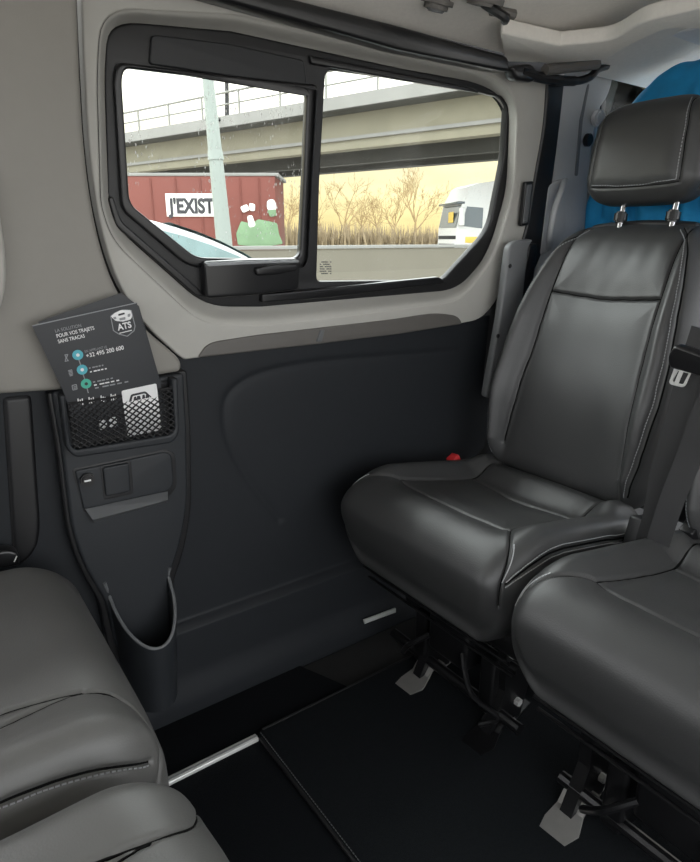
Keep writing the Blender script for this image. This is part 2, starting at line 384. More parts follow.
o = MB(); pk = PIL.off(.006).at(588, 140); o.cyl(pk, PIL.n, .016, .014, 20, .003); o.build('anchor_plug', 'gloss', pil)
PD = lean(1.19)
dr = struct(slab('door_1', PD, [bez([(600, 58), (760, 50), (780, 560), (560, 560), (585, 300)]), bez([(609, 78, 8), (632, 68, 14), (668, 92, 14), (720, 150, 20), (725, 235, 10), (594, 235, 10), (601, 140)])], .04, 'pillar', None, .008))
slab('window_seal', PD.off(.003), [bez([(605, 76, 8), (632, 62, 14), (672, 90, 14), (726, 150, 20), (731, 240, 10), (590, 240, 10), (597, 140)]), bez([(609, 78, 8), (632, 68, 14), (668, 92, 14), (720, 150, 20), (725, 235, 10), (594, 235, 10), (601, 140)])], .008, 'black', dr, .002)
slab('pane', PD.off(-.02), bez([(605, 72), (640, 60), (730, 150), (731, 240), (590, 240)]), .004, 'pane', dr, .0005)
# ceiling
def ceiling():
    xs = np.linspace(-1.3, 2.5, 40); ys = np.linspace(1.06, -.72, 40); V = []; F = []
    for x in xs:
        for y in ys:
            e = (1.06-y)/.45; z = 1.385+.075*(1-math.exp(-2.2*e)) if y > -.25 else 1.46-.15*((-.25-y)/.47)**2
            V.append((x, y, z))
    n = len(V); V += [(a, b, c+.05) for a, b, c in V]
    for i in range(39):
        for j in range(39):
            q = (i*40+j, i*40+j+1, (i+1)*40+j+1, (i+1)*40+j); F.append(q); F.append(tuple(k+n for k in q[::-1]))
    me = bpy.data.meshes.new('ceiling'); me.from_pydata(V, [], F); me.update(); return struct(link('ceiling', me, 'headliner', None, True))
ceiling()
mb = MB()
R1 = lean(1.075)
rail = struct(slab('trim_8', lean(1.10), [bez([(150, -40), (250, -12), (400, 26), (508, 56, 4), (512, 72, 4), (498, 70), (400, 50), (300, 22), (200, -6), (80, -40)])], .05, 'gloss', None, .006))
mb = MB(); mb.box((-1.3, -.76, -.06), (-.25, -.71, .88), .02).box((1.25, -.76, -.06), (2.6, -.71, .88), .02); struct(mb.build('wall_right', 'dark'))
# front overhead moulding
mb = MB()
lip = [(1.24, 1.06, 1.375), (1.30, 1.0, 1.40), (1.31, .80, 1.425), (1.37, .70, 1.445)]
PL = Plane((0, 0, 1.378), (0, 0, -1), (1, 0, 0))
struct(slab('trim_9', PL, [bez([(500, 33, 4), (560, 46), (612, 41, 14), (642, 22, 14), (710, 6), (800, -20), (860, 20), (720, 30), (668, 28, 10), (636, 42, 10), (606, 60, 8), (560, 63), (505, 62, 4)])], .028, 'headliner', None, .005, px=True))
mb = MB(); mb.box((1.50, -.6, 1.43), (2.4, 1.16, 1.455), .01); struct(mb.build('trim_10', 'roofwhite'))
# ------------------------------------------------------------------ window
PF = lean(1.178)
wf = struct(empty('window_1', PF.at(310, 300)))
LEFT = bez([(121, 66, 10), (200, 76), (309, 88, 9), (305, 180), (301, 259, 8), (250, 260), (196, 259, 10), (129, 205, 10)])
RIGHT = bez([(326, 69, 10), (400, 79), (470, 90), (508, 99, 12), (504, 160, 10), (490, 230, 16), (443, 281, 8), (380, 281), (317, 282, 6), (320, 180)])
OUT = bez([(104, 70, 28), (108, 20, 34), (232, 31), (300, 46), (400, 68), (488, 84, 30), (512, 108, 24), (509, 190, 20), (491, 252, 26), (458, 290, 18), (330, 301), (262, 307), (206, 307, 24), (117, 228, 22), (108, 200, 10)])
slab('window_frame', PF, [OUT, LEFT, RIGHT], .02, 'black', wf, .004)
slab('pane', PF.off(-.010), bez([(115, 60), (312, 80), (306, 266), (190, 266), (122, 210)]), .004, 'pane_dirty', wf, .0005)
pr = slab('pane', PF.off(-.014), bez([(322, 62), (510, 90), (505, 190), (492, 232), (446, 286), (312, 288)]), .004, 'pane', wf, .0005)
mb = MB(); PE = PF.off(-.012)
for r in range(6):
    for k in range(7):
        if (r*7+k*3) % 5 == 0: continue
        p = PE.at(320.5+k*1.7, 262+r*2.3); mb.box(p-Vector((.0016, .0005, .0012)), p+Vector((.0016, .0005, .0012)))
mb.build('etched_mark', 'ink', pr)
slab('top_band', PF.off(.008), bez([(152, 34, 6), (232, 44), (304, 60, 3), (307, 85, 3), (230, 76), (150, 64, 4)]), .012, 'blind', wf, .003)
slab('sash', PF.off(.010), [bez([(114, 76, 14), (118, 62, 8), (150, 66), (306, 84, 4), (319, 84, 12), (313, 180), (309, 262, 8), (304, 268), (190, 268, 14), (122, 210, 10)]), bez([(122, 78, 12), (126, 68, 6), (200, 77), (308, 90, 9), (304.5, 180), (300.5, 258, 8), (250, 259), (197, 258, 10), (130, 204, 10)])], .014, 'gloss', wf, .004)
slab('guide_channel', PF.off(.008), bez([(310, 55, 2), (400, 73), (474, 88, 3), (480, 93, 3), (400, 80), (312, 64, 2)]), .012, 'gloss', wf, .003)
slab('sill_channel', PF.off(.012), bez([(262, 294, 2), (330, 288), (440, 277, 3), (447, 283, 3), (330, 298), (262, 303, 2)]), .016, 'gloss', wf, .004)
slab('side_channel', PF.off(.006), bez([(113, 196, 4), (122, 222, 6), (200, 290, 4), (206, 297, 4), (196, 296, 4), (116, 226, 6), (108, 198, 4)]), .012, 'gloss', wf, .003)
lt = slab('latch', PF.off(.026), bez([(204, 262, 6), (250, 260), (301, 259, 5), (299, 290, 4), (250, 296), (207, 299, 5)]), .028, 'gloss', wf, .005)
slab('latch_lever', PF.off(.036), bez([(256, 268, 4), (275, 264, 3), (298, 264, 4), (298, 271, 3), (276, 275), (257, 276, 3)]), .012, 'gloss', lt, .004)
slab('latch_cap', PF.off(.028), bez([(206, 263, 2), (250, 261), (299, 260, 2), (299, 262.5, 1), (250, 264), (208, 266.5, 2)]), .006, 'grey', lt, .001)
# ------------------------------------------------------------------ overhead fittings
hk = empty('coat_hook', level(1.398).at(484, 7), 'dark grey coat hook fixed to the headliner edge above the window', 'hook')
pc = level(1.398).at(484, 7)
mb = MB(); mb.cyl(pc+Vector((0, 0, .012)), (0, -.35, 1), .036, .022, 24, .006); mb.build('base', 'strip', hk)
mb = MB(); mb.tube(spline([pc+Vector((0, 0, .005)), pc+Vector((0, -.02, -.008)), pc+Vector((.016, -.034, -.020)), pc+Vector((.04, -.016, -.018)), pc+Vector((.06, 0, -.002))], 6).tolist(), .008); mb.build('hook', 'black', hk)
mb = MB(); mb.tube([pc+Vector((.02, .0, -.002)), pc+Vector((.075, -.005, 0))], .009); mb.build('lug', 'strip', hk)
cpg = empty('ceiling_plug', level(1.40).at(437, 8), 'dark oval recessed plug in the headliner, in line with the coat hook', 'plug')
pq = level(1.397).at(437, 8); mb = MB(); mb.cyl(pq+Vector((0, 0, .010)), (0, -.35, 1), .030, .024, 28, .008); mb.build('cap', 'strip', cpg)
mb = MB(); mb.cyl(pq+Vector((0, .0035, -.0025)), (0, -.35, 1), .016, .006, 20, .002); mb.build('cap_centre', 'ledge', cpg)
br = empty('track_bracket', PB.at(550, 75), 'black curved sliding track bracket under the overhead moulding at the pillar top', 'bracket')
PK = lean(1.10)
mb = MB(); mb.tube(spline([PK.at(521, 71), PK.at(538, 77), PK.at(556, 80), PK.at(576, 81), PK.at(590, 77), PK.at(598, 69), PK.at(607, 66)], 8).tolist(), [.011]*24+[.009]*25, 10); mb.build('arm', 'black', br)
slab('roller_block', PK.off(.008), bez([(512, 66, 5), (532, 63, 5), (541, 74, 5), (534, 83, 5), (516, 80, 5)]), .03, 'gloss', br, .007)
mb = MB(); mb.tube([PK.off(.006).at(545, 70), PK.off(.006).at(597, 64)], .012, 10); mb.build('cover', 'strip', br)
# vents and handle at the pillar
vt = empty('pillar_vent', PW.at(528, 205), 'narrow dark grey vent slot beside the rear edge of the pillar seal', 'vent')
slab('bezel', lean(1.13), bez([(526, 182, 2), (534, 181, 2), (529, 225, 2), (521, 227, 2)]), .012, 'gloss', vt, .003)
slab('grille', lean(1.128), bez([(527.5, 185, 1), (532.5, 184, 1), (528, 222, 1), (523, 224, 1)]), .006, 'ledge', vt, .0015)
gh = empty('grab_handle', PIL.at(555, 215), 'slim grey vertical grab handle on the front pillar behind the seat', 'handle')
PG = PIL.off(.012)
slab('backplate', PIL.off(.010), bez([(549, 184, 6), (566, 178, 5), (566, 230, 6), (556, 250, 4), (540, 256, 4)]), .016, 'pillar', gh, .005)
gp = [PIL.off(.012).at(565, 181), PIL.off(.035).at(562, 190), PIL.off(.042).at(556, 205), PIL.off(.042).at(552, 222), PIL.off(.035).at(550, 238), PIL.off(.012).at(549, 248)]
mb = MB(); mb.tube(spline(gp, 6).tolist(), .0085, 12); mb.build('grip', 'pillar', gh)
# belt guide cover beside the seat
bg = empty('belt_guide', PW.at(510, 330), 'long pale grey belt guide cover standing between the window surround and the seat backrest', 'belt guide')
PBG = lean(1.085, .05)
slab('cover', PBG, bez([(510, 246, 6), (517, 241, 3), (534, 239, 3), (529, 247, 3), (520, 330), (504, 400, 4), (486, 398, 4), (500, 320)]), .022, 'beltgrey', bg, .006)
for (a, b) in ((510, 266), (498, 336)):
    mb = MB(); mb.cyl(PBG.off(.0005).at(a, b), PBG.n, .0055, .004, 16, .001); mb.build('screw', 'black', bg)
slab('side_cheek', PBG.off(-.012), bez([(530, 244, 3), (538, 243, 3), (530, 320), (512, 395), (502, 398)]), .03, 'black', bg, .005)

# ------------------------------------------------------------------ side console with pocket, switches and cup holder
CY = 1.125; PQ = wall(CY)
sc_ = empty('side_console', (.30, 1.13, .10), 'slate grey moulded console on the side wall with net pocket, switch and cup holder', 'console')
slab('panel', PQ, bez([(52, 392, 5), (120, 383), (184, 373, 4), (187, 430), (188, 505, 20), (180, 548, 20), (168, 580, 10), (172, 650, 10), (118, 655, 10), (106, 602, 10), (84, 566, 20), (72, 530, 20), (62, 450)]), .035, 'console', sc_, .006)
slab('shadow_gap', PQ.off(-.012), bez([(47, 393, 5), (120, 381), (187, 370, 4), (191, 430), (192, 507, 20), (184, 552, 20), (173, 584, 10), (180, 660, 10), (110, 660, 10), (100, 604, 10), (79, 568, 20), (67, 532, 20), (57, 450)]), .02, 'black', sc_, .004)
slab('pocket_back', PQ.off(.002), bez([(66, 398, 2), (172, 380, 2), (175, 433, 6), (74, 449, 6)]), .004, 'black', sc_, .001)
PN = PQ.off(.026)
slab('pocket_rim', PN, bez([(60, 396, 3), (66, 395, 2), (71, 445, 3), (76, 450, 3), (170, 435, 3), (175, 430, 3), (172, 379, 2), (178, 378, 2), (180, 433, 7), (173, 443, 5), (76, 458, 5), (67, 450, 6)]), .026, 'console', sc_, .004)
# net
mb = MB(); A, B, C_, D_ = (68, 404), (172, 388), (175, 433), (73, 449)
def netpt(s, t): 
    x = (A[0]*(1-s)+B[0]*s)*(1-t)+(D_[0]*(1-s)+C_[0]*s)*t; y = (A[1]*(1-s)+B[1]*s)*(1-t)+(D_[1]*(1-s)+C_[1]*s)*t
    return PN.off(-.002).at(x, y)
nx, ny = 14, 8
for dr_ in (1, -1):
    for i in range(-ny, nx+ny):
        pts = []
        for k in range(ny*2+1):
            s = (i+dr_*k/2*1.0)/nx; t = k/(ny*2)
            if 0 <= s <= 1: pts.append(netpt(s, t))
        if len(pts) > 1: mb.tube(pts, .0015, 5)
mb.tube([netpt(0, 0), netpt(.5, .0), netpt(1, 0)], .0028, 6)
mb.build('net', 'net', sc_)
# switch recess
slab('switch_plate', PQ.off(.004), bez([(75, 471, 3), (165, 452, 6), (172, 455, 5), (174, 484, 4), (169, 491, 3), (84, 510, 3)]), .012, 'console', sc_, .003)
sg = slab('plate_gap', PQ.off(.0005), bez([(72, 469, 3), (166, 449, 6), (175, 453, 5), (177, 486, 6), (170, 496, 4), (84, 513, 3)]), .002, 'black', sc_, .0008)
mb = MB(); tp = [PQ.off(.005).at(85, 509), PQ.off(.005).at(168, 491)]; bt = [PQ.off(.024).at(168, 500), PQ.off(.024).at(93, 520)]
bk = [p+Vector((0, .02, -.012)) for p in (tp+bt)]
r1 = [mb.bm.verts.new(p) for p in tp+bt]; r2 = [mb.bm.verts.new(p) for p in (PQ.at(85, 509), PQ.at(168, 491), PQ.at(167, 502), PQ.at(94, 523))]
mb.bm.faces.new(r1); mb.bm.faces.new(r2[::-1])
for k in range(4): mb.bm.faces.new((r1[k], r1[(k+1) % 4], r2[(k+1) % 4], r2[k]))
mb.build('ledge', 'ledge', sc_)
slab('button', PQ.off(.010), bez([(103, 468, 3), (129, 463, 3), (131, 492, 3), (106, 497, 3)]), .014, 'console', sc_, .003)
slab('button_gap', PQ.off(.0046), bez([(100, 466, 3), (131, 460, 3), (133.5, 494, 3), (104, 500, 3)]), .003, 'black', sc_, .001)
mb = MB(); sw = PQ.off(.008).at(87.5, 480); mb.cyl(sw, PQ.n, .0125, .012, 28, .003); swo = mb.build('rotary_switch', 'gloss', sc_)
mb = MB(); a_, b_ = PQ.off(.0148).at(84.5, 481.5), PQ.off(.0148).at(91, 480); mb.strip([a_, b_], PQ.v, .003, .001); mb.build('switch_mark', 'white', swo)
# cup holder
mb = MB(); cx, r0, dep = .298, .061, .10; nth, nz = 40, 16; outer = []; inner = []
def rimz(th): return .345-.088*math.sin(th)
for i in range(nth+1):
    th = math.pi*i/nth; ro = []; ri = []
    for k in range(nz+1):
        t = k/nz; z = .10+(rimz(th)-.10)*t; f = .80+.20*t
        ro.append(mb.bm.verts.new((cx+r0*f*math.cos(th), CY+.004-dep*f*math.sin(th), z)))
        ri.append(mb.bm.verts.new((cx+(r0*f-.005)*math.cos(th), CY+.004-(dep*f-.006)*math.sin(th), z)))
    outer.append(ro); inner.append(ri)
for i in range(nth):
    for k in range(nz):
        mb.bm.faces.new((outer[i][k], outer[i+1][k], outer[i+1][k+1], outer[i][k+1])); mb.bm.faces.new((inner[i][k], inner[i][k+1], inner[i+1][k+1], inner[i+1][k]))
    mb.bm.faces.new((outer[i][nz], outer[i+1][nz], inner[i+1][nz], inner[i][nz]))
mb.bm.faces.new([o[0] for o in outer])
mb.build('cup_holder', 'console', sc_)
rim = [(cx+(r0-.0025)*math.cos(math.pi*i/nth), CY+.004-(dep-.003)*math.sin(math.pi*i/nth), rimz(math.pi*i/nth)) for i in range(nth+1)]
rim = [(rim[0][0]+.004, CY-.001, rim[0][2]+.02)]+rim+[(rim[-1][0]-.006, CY-.001, rim[-1][2]+.03)]
mb = MB(); mb.tube(rim, .0034, 8); mb.build('cup_rim', 'ledge', sc_)

# ------------------------------------------------------------------ brochures in the pocket
def card_plane(off): return lean(1.10-off)
PB1, PB2, PB3 = card_plane(0), card_plane(.004), card_plane(.007)
bk_ = empty('brochure', PB1.at(110, 400), 'dark brochure tucked behind the printed one, only its tilted top edge showing', 'brochure', None)
slab('sheet', PB1, bez([(38, 322), (121, 293), (139, 306), (160, 380), (168, 425), (90, 440)]), .001, 'paper', bk_, .0002)
PP = PB2.off(.0006)
fb = empty('brochure', PB2.at(110, 400), 'dark grey printed brochure with white badge and phone number standing in the net pocket', 'brochure')
slab('sheet', PB2, [(32, 326), (137, 303), (157, 382), (166, 426), (80, 442), (64, 393)], .001, 'paper', fb, .0002)
slab('sheet_edge', PP, [(32, 325.3), (137, 302.3), (137.2, 303.2), (32.3, 326.4)], .0004, 'grey', fb, .0001)
def dashes(name, pl, p0, p1, m, parent):
    # fine print too small to read in the photo: a broken line
    mb = MB(); n = 5
    for k in range(n):
        t0, t1 = k/n, (k+.5+.12*((k*7) % 4))/n
        f = lambda t: pl.off(.0005).at(p0[0]+(p1[0]-p0[0])*t, p0[1]-1+(p1[1]-p0[1])*t)
        mb.strip([f(t0), f(t1)], pl.v, .0022, .0003)
    return mb.build(name, m, parent)
lettering('heading_text', 'LA SOLUTION', PP, (55.5, 332.5), (81.5, 326.8), 3.4, 'grey', fb, .0004, .0, True)
lettering('heading_text', 'POUR VOS TRAJETS', PP, (57, 337.8), (94.5, 329.4), 3.7, 'white', fb, .0004, .012, True)
lettering('heading_text', 'SANS TRACAS', PP, (58.5, 343.3), (85, 337.3), 3.7, 'white', fb, .0004, .012, True)
lettering('phone_text', 'EN APPELANT LE', PP, (85, 352.8), (107, 347.8), 2.6, 'grey', fb, .0004, 0, True)
lettering('phone_text', '+32 495 200 600', PP, (86.5, 357.8), (124, 349.2), 4.3, 'white', fb, .0004, .012, True)
dashes('mail_text', PP, (89, 369.2), (105, 365.8), 'grey', fb)
dashes('mail_text', PP, (90, 373), (108.5, 369.2), 'white', fb)
dashes('visit_text', PP, (93, 383.2), (115, 378.6), 'grey', fb)
dashes('visit_text', PP, (94, 386.3), (122, 380.6), 'white', fb)
dashes('visit_text', PP, (95, 389.2), (132, 381.8), 'grey', fb)
def disc(name, pl, u, v, r, m, parent, lift=.001, n=24):
    c = pl.at(u, v); mb = MB(); mb.cyl(c+pl.n*lift, pl.n, r, .0006, n); return mb.build(name, m, parent)
for (u, v, mm, nm) in ((77.6, 354.8, 'teal', 'phone_dot'), (82, 369.5, 'teal', 'mail_dot'), (86, 383.5, 'green', 'globe_dot')):
    d_ = disc(nm, PP, u, v, .0085, mm, fb); disc('dot_symbol', PP, u, v, .0030, 'white' if mm == 'teal' else 'paper', d_, .0016, 6)
mb = MB()
for a, b in (((78.6, 359), (81, 366)), ((83, 374), (85, 380)), ((87, 388), (88.3, 393))): mb.strip([PP.off(.0008).at(*a), PP.off(.0008).at(*b)], PP.u, .0016, .0004)
mb.build('connector_line', 'grey', fb)
def icon(u, v, k):
    mb = MB()
    if k == 0: shp = [((-1.5, -3), (2, -3.6)), ((-1, -3), (0, 0)), ((1.6, -3.4), (.4, 0)), ((0, 0), (-.8, 3.2)), ((.4, 0), (2.2, 2.6)), ((-1.2, 3.4), (2.6, 2.6))]
    elif k == 1: shp = [((-2.4, -2.2), (1.6, -3.2)), ((-2, -1), (2, -2)), ((-1.8, .4), (2.2, -.6)), ((-1.4, 1.8), (2.5, .8)), ((-.8, 3), (2.2, 2.2))]
    else: shp = [((-2.4, -2), (1.8, -3)), ((1.8, -3), (2.6, 1.6)), ((2.6, 1.6), (-1.6, 2.6)), ((-1.6, 2.6), (-2.4, -2)), ((-1, -.4), (1.4, -1)), ((-.8, 1), (1.6, .4))]
    for a, b in shp: mb.strip([PP.off(.0008).at(u+a[0], v+a[1]), PP.off(.0008).at(u+b[0], v+b[1])], PP.v if abs(a[0]-b[0]) > abs(a[1]-b[1]) else PP.u, .0014, .0004)
    mb.build('step_icon', 'grey', fb)
icon(66, 358, 0); icon(70.5, 373, 1); icon(74.5, 387.5, 2)
# badge: outlined shield, a car front in white above the lettering
c = PP
bdg = slab('badge', c.off(.0004), [bez([(110.3, 316, 1), (114.5, 312.8), (121, 309.8, 1), (126, 309.6), (131.5, 310, 1), (133.2, 316.5), (135.6, 326, 1), (134.5, 331), (127.5, 336.8, 1), (119, 334.6, 1), (113.2, 331, 1)]), bez([(111.2, 316.6, 1), (114.8, 313.5), (121, 310.7, 1), (126, 310.5), (130.8, 310.8, 1), (132.4, 317), (134.7, 326, 1), (133.7, 330.4), (127.3, 335.8, 1), (119.4, 333.8, 1), (113.9, 330.5, 1)])], .0004, 'grey', fb, .0001)
slab('badge_car', c.off(.0007), bez([(111, 316.5, 1), (115, 313), (121, 310.2, 1), (130.5, 310.2, 1), (132.3, 315.5, 2), (131, 319.5, 2), (123, 321.6), (115.5, 321, 2)]), .0004, 'white', bdg, .0001)
slab('badge_window', c.off(.0010), bez([(118, 314.2, 1), (124.5, 312.4, 1), (125, 314.2, .6), (118.6, 316, .6)]), .0004, 'paper', bdg, .0001)
slab('badge_window', c.off(.0010), bez([(119, 318.4, 1), (125.5, 316.8, 1), (125.5, 319.5, .6), (120, 320.6, .6)]), .0004, 'grey', bdg, .0001)
slab('badge_window', c.off(.0010), bez([(113, 317.2, .8), (116, 316.6, .8), (116.5, 319, .6), (114, 319.4, .6)]), .0004, 'grey', bdg, .0001)
slab('badge_window', c.off(.0010), bez([(127.6, 314.2, .8), (130.6, 313.4, .8), (130.2, 316.6, .6), (127.8, 317, .6)]), .0004, 'grey', bdg, .0001)
lettering('badge_text', 'ATS', c, (117.8, 330.3), (131.6, 327.0), 6.3, 'white', bdg, .0012, .03, True)
slab('badge_bar', c.off(.0007), [(119.3, 333), (131.8, 329.8), (132, 330.6), (119.6, 333.7)], .0004, 'white', bdg, .0001)
# row of icons above the net and the round seal behind it
for q, (u, v) in enumerate(((80, 402), (91, 400.5), (103, 399), (113, 397.4))):
    mb = MB()
    for k in range(3 if q != 2 else 2):
        a = u-2+k*2.1; mb.strip([PP.off(.0008).at(a, v-3.4+(k % 2)), PP.off(.0008).at(a+.6, v+2.8)], PP.u, .0018, .0004)
    if q >= 2: mb.strip([PP.off(.0008).at(u-2.6, v-.6), PP.off(.0008).at(u+2.6, v-1.6)], PP.v, .0018, .0004)
    mb.build('service_icon', 'white', fb)
for (u, v, r_) in ((103, 425, 1), (113, 423, 1)):
    slab('seal_mark', c.off(.0006), bez([(u-4, v-5, 2), (u+3.4, v-6.4, 2), (u+4.4, v+3.6, 2), (u-3, v+5.4, 2)]), .0004, 'white', fb, .0001)
wc = empty('business_card', PB3.at(140, 420), 'white card with a dark printed logo in the right half of the net pocket', 'card')
slab('card_sheet', PB3, bez([(121.5, 391, 2), (156.5, 383.4, 2), (162, 430, 2), (128, 437, 2)]), .0012, 'white', wc, .0003)
PR = PB3.off(.0007)
slab('logo_shape', PR, bez([(129, 401.6), (131, 394.5, 2), (145.5, 391.2, 2), (151.5, 396.8), (151, 397.6), (144.5, 393.4, 1), (132.6, 396.2, 1), (131.6, 401.2)]), .0004, 'ink', wc, .0001)

for a, b, c_ in ((133.5, 401, 137), (136.5, 400.2, 141), (142, 399, 145.5), (145.5, 398.4, 149.5)):
    slab('logo_mark', PR, bez([(a, b), (a+.6, b-4, .5), (c_-1, b-4.6, .5), (c_, b-.8)]), .0004, 'ink', wc, .0001)
# ------------------------------------------------------------------ rear-facing seats
SX, SY = 1.0, .835
def make_seat():
    root = empty('passenger_seat', (SX, SY, 0))
    # cushion: x .775..1.25
    P0, Nn, F = rbox((SX-.008, SY+.012, .356), (.262, .257, .104), (.095, .058, .075), (190, 190, 60))
    SYo = SY; cyy = SY+.012; y = P0[:, 1]-cyy; x = P0[:, 0]+.0; z = P0[:, 2]; up = sm(.0, .9, Nn[:, 2])
    P = P0.copy()
    bol = sm(.135, .205, np.abs(y))*sm(.76, .88, x)
    P[:, 2] += up*(.026*bol-.010*(1-sm(.0, .15, np.abs(y)))*sm(.86, .95, x)*sm(1.12, 1.05, x)+.032*sm(1.09, 1.15, x)*sm(.22, .17, np.abs(y)))
    P[:, 2] += -.035*sm(.92, .78, x)*sm(.30, .42, z)*0
    fr = sm(-.2, -.9, Nn[:, 0])
    P[:, 0] += .05*sm(.40, .26, z)*fr                                # front face slopes back underneath
    P[:, 1] -= .035*sm(.37, .25, z)*np.sign(y)*sm(.1, .25, np.abs(y))
    seams = []; Y_ = cyy
    for sg in (-1, 1):
        seams.append([(.852, Y_+sg*.160, .46), (.94, Y_+sg*.150, .46), (1.06, Y_+sg*.146, .46), (1.17, Y_+sg*.155, .46)])
        seams.append([(.852, Y_+sg*.160, .46), (.80, Y_+sg*.200, .46), (.755, Y_+sg*.245, .445), (.735, Y_+sg*.262, .41), (.74, Y_+sg*.257, .36)])
    seams += [[(.852, Y_-.160, .46), (.845, Y_, .46), (.852, Y_+.160, .46)], [(1.075, Y_-.145, .46), (1.07, Y_, .46), (1.075, Y_+.145, .46)]]
    side = []; st = []
    for sg in (-1, 1):
        L_ = lambda dz: [(.752, Y_+sg*.257, .405+dz), (.80, Y_+sg*.252, .428+dz), (.9, Y_+sg*.247, .438+dz), (1.05, Y_+sg*.247, .438+dz), (1.2, Y_+sg*.247, .434+dz)]
        side.append(L_(0)); st += [L_(.007), L_(-.007)]
        st.append([(.80, Y_+sg*.212, .46), (.76, Y_+sg*.252, .445), (.742, Y_+sg*.257, .41)])
    P += groove(P0, Nn, seams, .0030, .0055, .004, .028)+groove(P0, Nn, side, .003, .003, .002, .02)
    P += Nn*(wrinkle(P0*.5, .0008, 3)*up)[:, None]
    tl = math.radians(10); dx_ = P[:, 0]-.95; dz_ = P[:, 2]-.40; P[:, 0] = .95+dx_*math.cos(tl)+dz_*math.sin(tl); P[:, 2] = .40-dx_*math.sin(tl)+dz_*math.cos(tl)
    seat = npmesh('seat', P, F, 'leather', root)
    stitches(P0, P, Nn, st, seat); welts(P0, P, seams+side, seat)
    # backrest
    P0, Nn, F = rbox((0, 0, .315), (.062, .25, .325), (.055, .060, .075), (26, 190, 260))
    x, y, z = P0.T; t = z/.63
    hw = np.interp(t, [-.05, .08, .22, .36, .5, .62, .75, .86, .95, 1.03], [.198, .208, .224, .230, .224, .214, .200, .184, .168, .152])
    P = P0.copy(); fr = sm(.1, -.9, Nn[:, 0])
    P[:, 1] = y*hw/.25
    ins = np.interp(t, [0, .25, .55, .95], [.165, .152, .140, .132])/hw*.25   # insert edge in box units
    e = (np.abs(y)-ins)/(.25-ins)
    P[:, 0] -= fr*(.052*np.exp(-((e-.55)/.42)**2)*sm(-.25, .25, e)*np.interp(t, [0, .1, .3, .6, .85, 1], [.35, .8, 1, .9, .5, .15]))
    P[:, 0] += fr*.012*np.cos(np.clip(y/ins, -1, 1)*1.57)*sm(0, .1, t)
    P[:, 0] -= fr*.010*np.exp(-((t-.30)/.18)**2)                         # lumbar
    P[:, 0] -= fr*.007*np.exp(-((t-.86)/.09)**2)*sm(1.05, .9, np.abs(y)/ins)
    P[:, 2] -= .012*(np.abs(y)/.25)**2*sm(.8, 1, t)
    iv = lambda tt: float(np.interp(tt, [0, .25, .55, .95], [.165, .152, .140, .132])/np.interp(tt, [-.05, .08, .22, .36, .5, .62, .75, .86, .95, 1.03], [.198, .208, .224, .230, .224, .214, .200, .184, .168, .152])*.25)
    seams = []; st = []
    for sg in (-1, 1):
        seams.append([(-.06, sg*iv(q), q*.63) for q in (.10, .25, .4, .55, .7, .85, .96)]+[(-.03, sg*iv(1.0), .64), (.03, sg*iv(1.0), .64)])
    seams.append([(-.062, -iv(.70), .445), (-.062, 0, .438), (-.062, iv(.70), .445)])
    seams.append([(-.045, -.20, .637), (-.045, 0, .637), (-.045, .20, .637)])
    side = [[(-.045, sg*.238, .02), (-.05, sg*.238, .12), (-.05, sg*.236, .25), (-.05, sg*.234, .38), (-.05, sg*.228, .50), (-.05, sg*.215, .57), (-.05, sg*.17, .62)] for sg in (-1, 1)]
    P += groove(P0, Nn, seams, .0036, .0065, .004, .03)+groove(P0, Nn, side, .003, .003, .002, .02)
    wr = wrinkle(P0*np.array([1, 1, .35])*.8, .0007, 8)*sm(.62, .8, t)+wrinkle(P0*.5, .0004, 9)
    P += Nn*(fr*wr)[:, None]
    P[:, 0] += .055*np.clip((t-.55)/.45, 0, 2)**2
    ang = math.radians(14.5); R = np.array([[math.cos(ang), 0, math.sin(ang)], [0, 1, 0], [-math.sin(ang), 0, math.cos(ang)]])
    o = np.array([1.238, SY, .434]); P = P@R.T+o; N2 = Nn@R.T
    back = npmesh('backrest', P, F, 'leather', root)
    stx = []
    for sg in (-1, 1):
        stx.append([(-.053, sg*.231, .02), (-.058, sg*.231, .12), (-.058, sg*.229, .25), (-.058, sg*.227, .38), (-.058, sg*.221, .50), (-.058, sg*.207, .565), (-.058, sg*.165, .612)])
    stitches(P0, P, N2, stx, back, m='grey'); welts(P0, P, seams+side, back)
    # headrest on two posts
    P0, Nn, F = rbox((0, 0, 0), (.058, .134, .104), (.050, .055, .052), (40, 90, 70))
    x, y, z = P0.T; P = P0.copy(); fr = sm(.1, -.9, Nn[:, 0])
    P[:, 1] *= 1+.03*(z/.108)*-1
    P[:, 0] -= fr*.010*(1-(z/.12)**2)
    P[:, 2] += .006*(1-(y/.134)**2)*np.sign(z)
    seams = [[(-.058, -.108, -.075), (-.058, -.108, 0), (-.058, -.104, .07), (-.045, -.10, .098), (0, -.10, .108)], [(-.058, .108, -.075), (-.058, .108, 0), (-.058, .104, .07), (-.045, .10, .098), (0, .10, .108)], [(-.055, -.108, -.078), (-.058, 0, -.080), (-.055, .108, -.078)], [(-.005, -.134, -.09), (-.005, -.134, 0), (-.005, -.134, .08)]]
    P += groove(P0, Nn, seams, .003, .004, .003, .022)
    P += Nn*(fr*wrinkle(P0, .0003, 5))[:, None]
    ang = math.radians(8); R = np.array([[math.cos(ang), 0, math.sin(ang)], [0, 1, 0], [-math.sin(ang), 0, math.cos(ang)]])
    P = P@R.T+np.array([1.435, SY+.005, 1.180]); N2 = Nn@R.T
    head = npmesh('headrest', P, F, 'leather', root)
    stitches(P0, P, N2, [[(-.058, -.102, -.072), (-.058, -.102, 0), (-.058, -.098, .07), (-.045, -.094, .098)], [(-.058, -.102, -.072), (-.058, 0, -.073), (-.058, .102, -.072)]], head, m='grey'); welts(P0, P, seams, head, .0014)
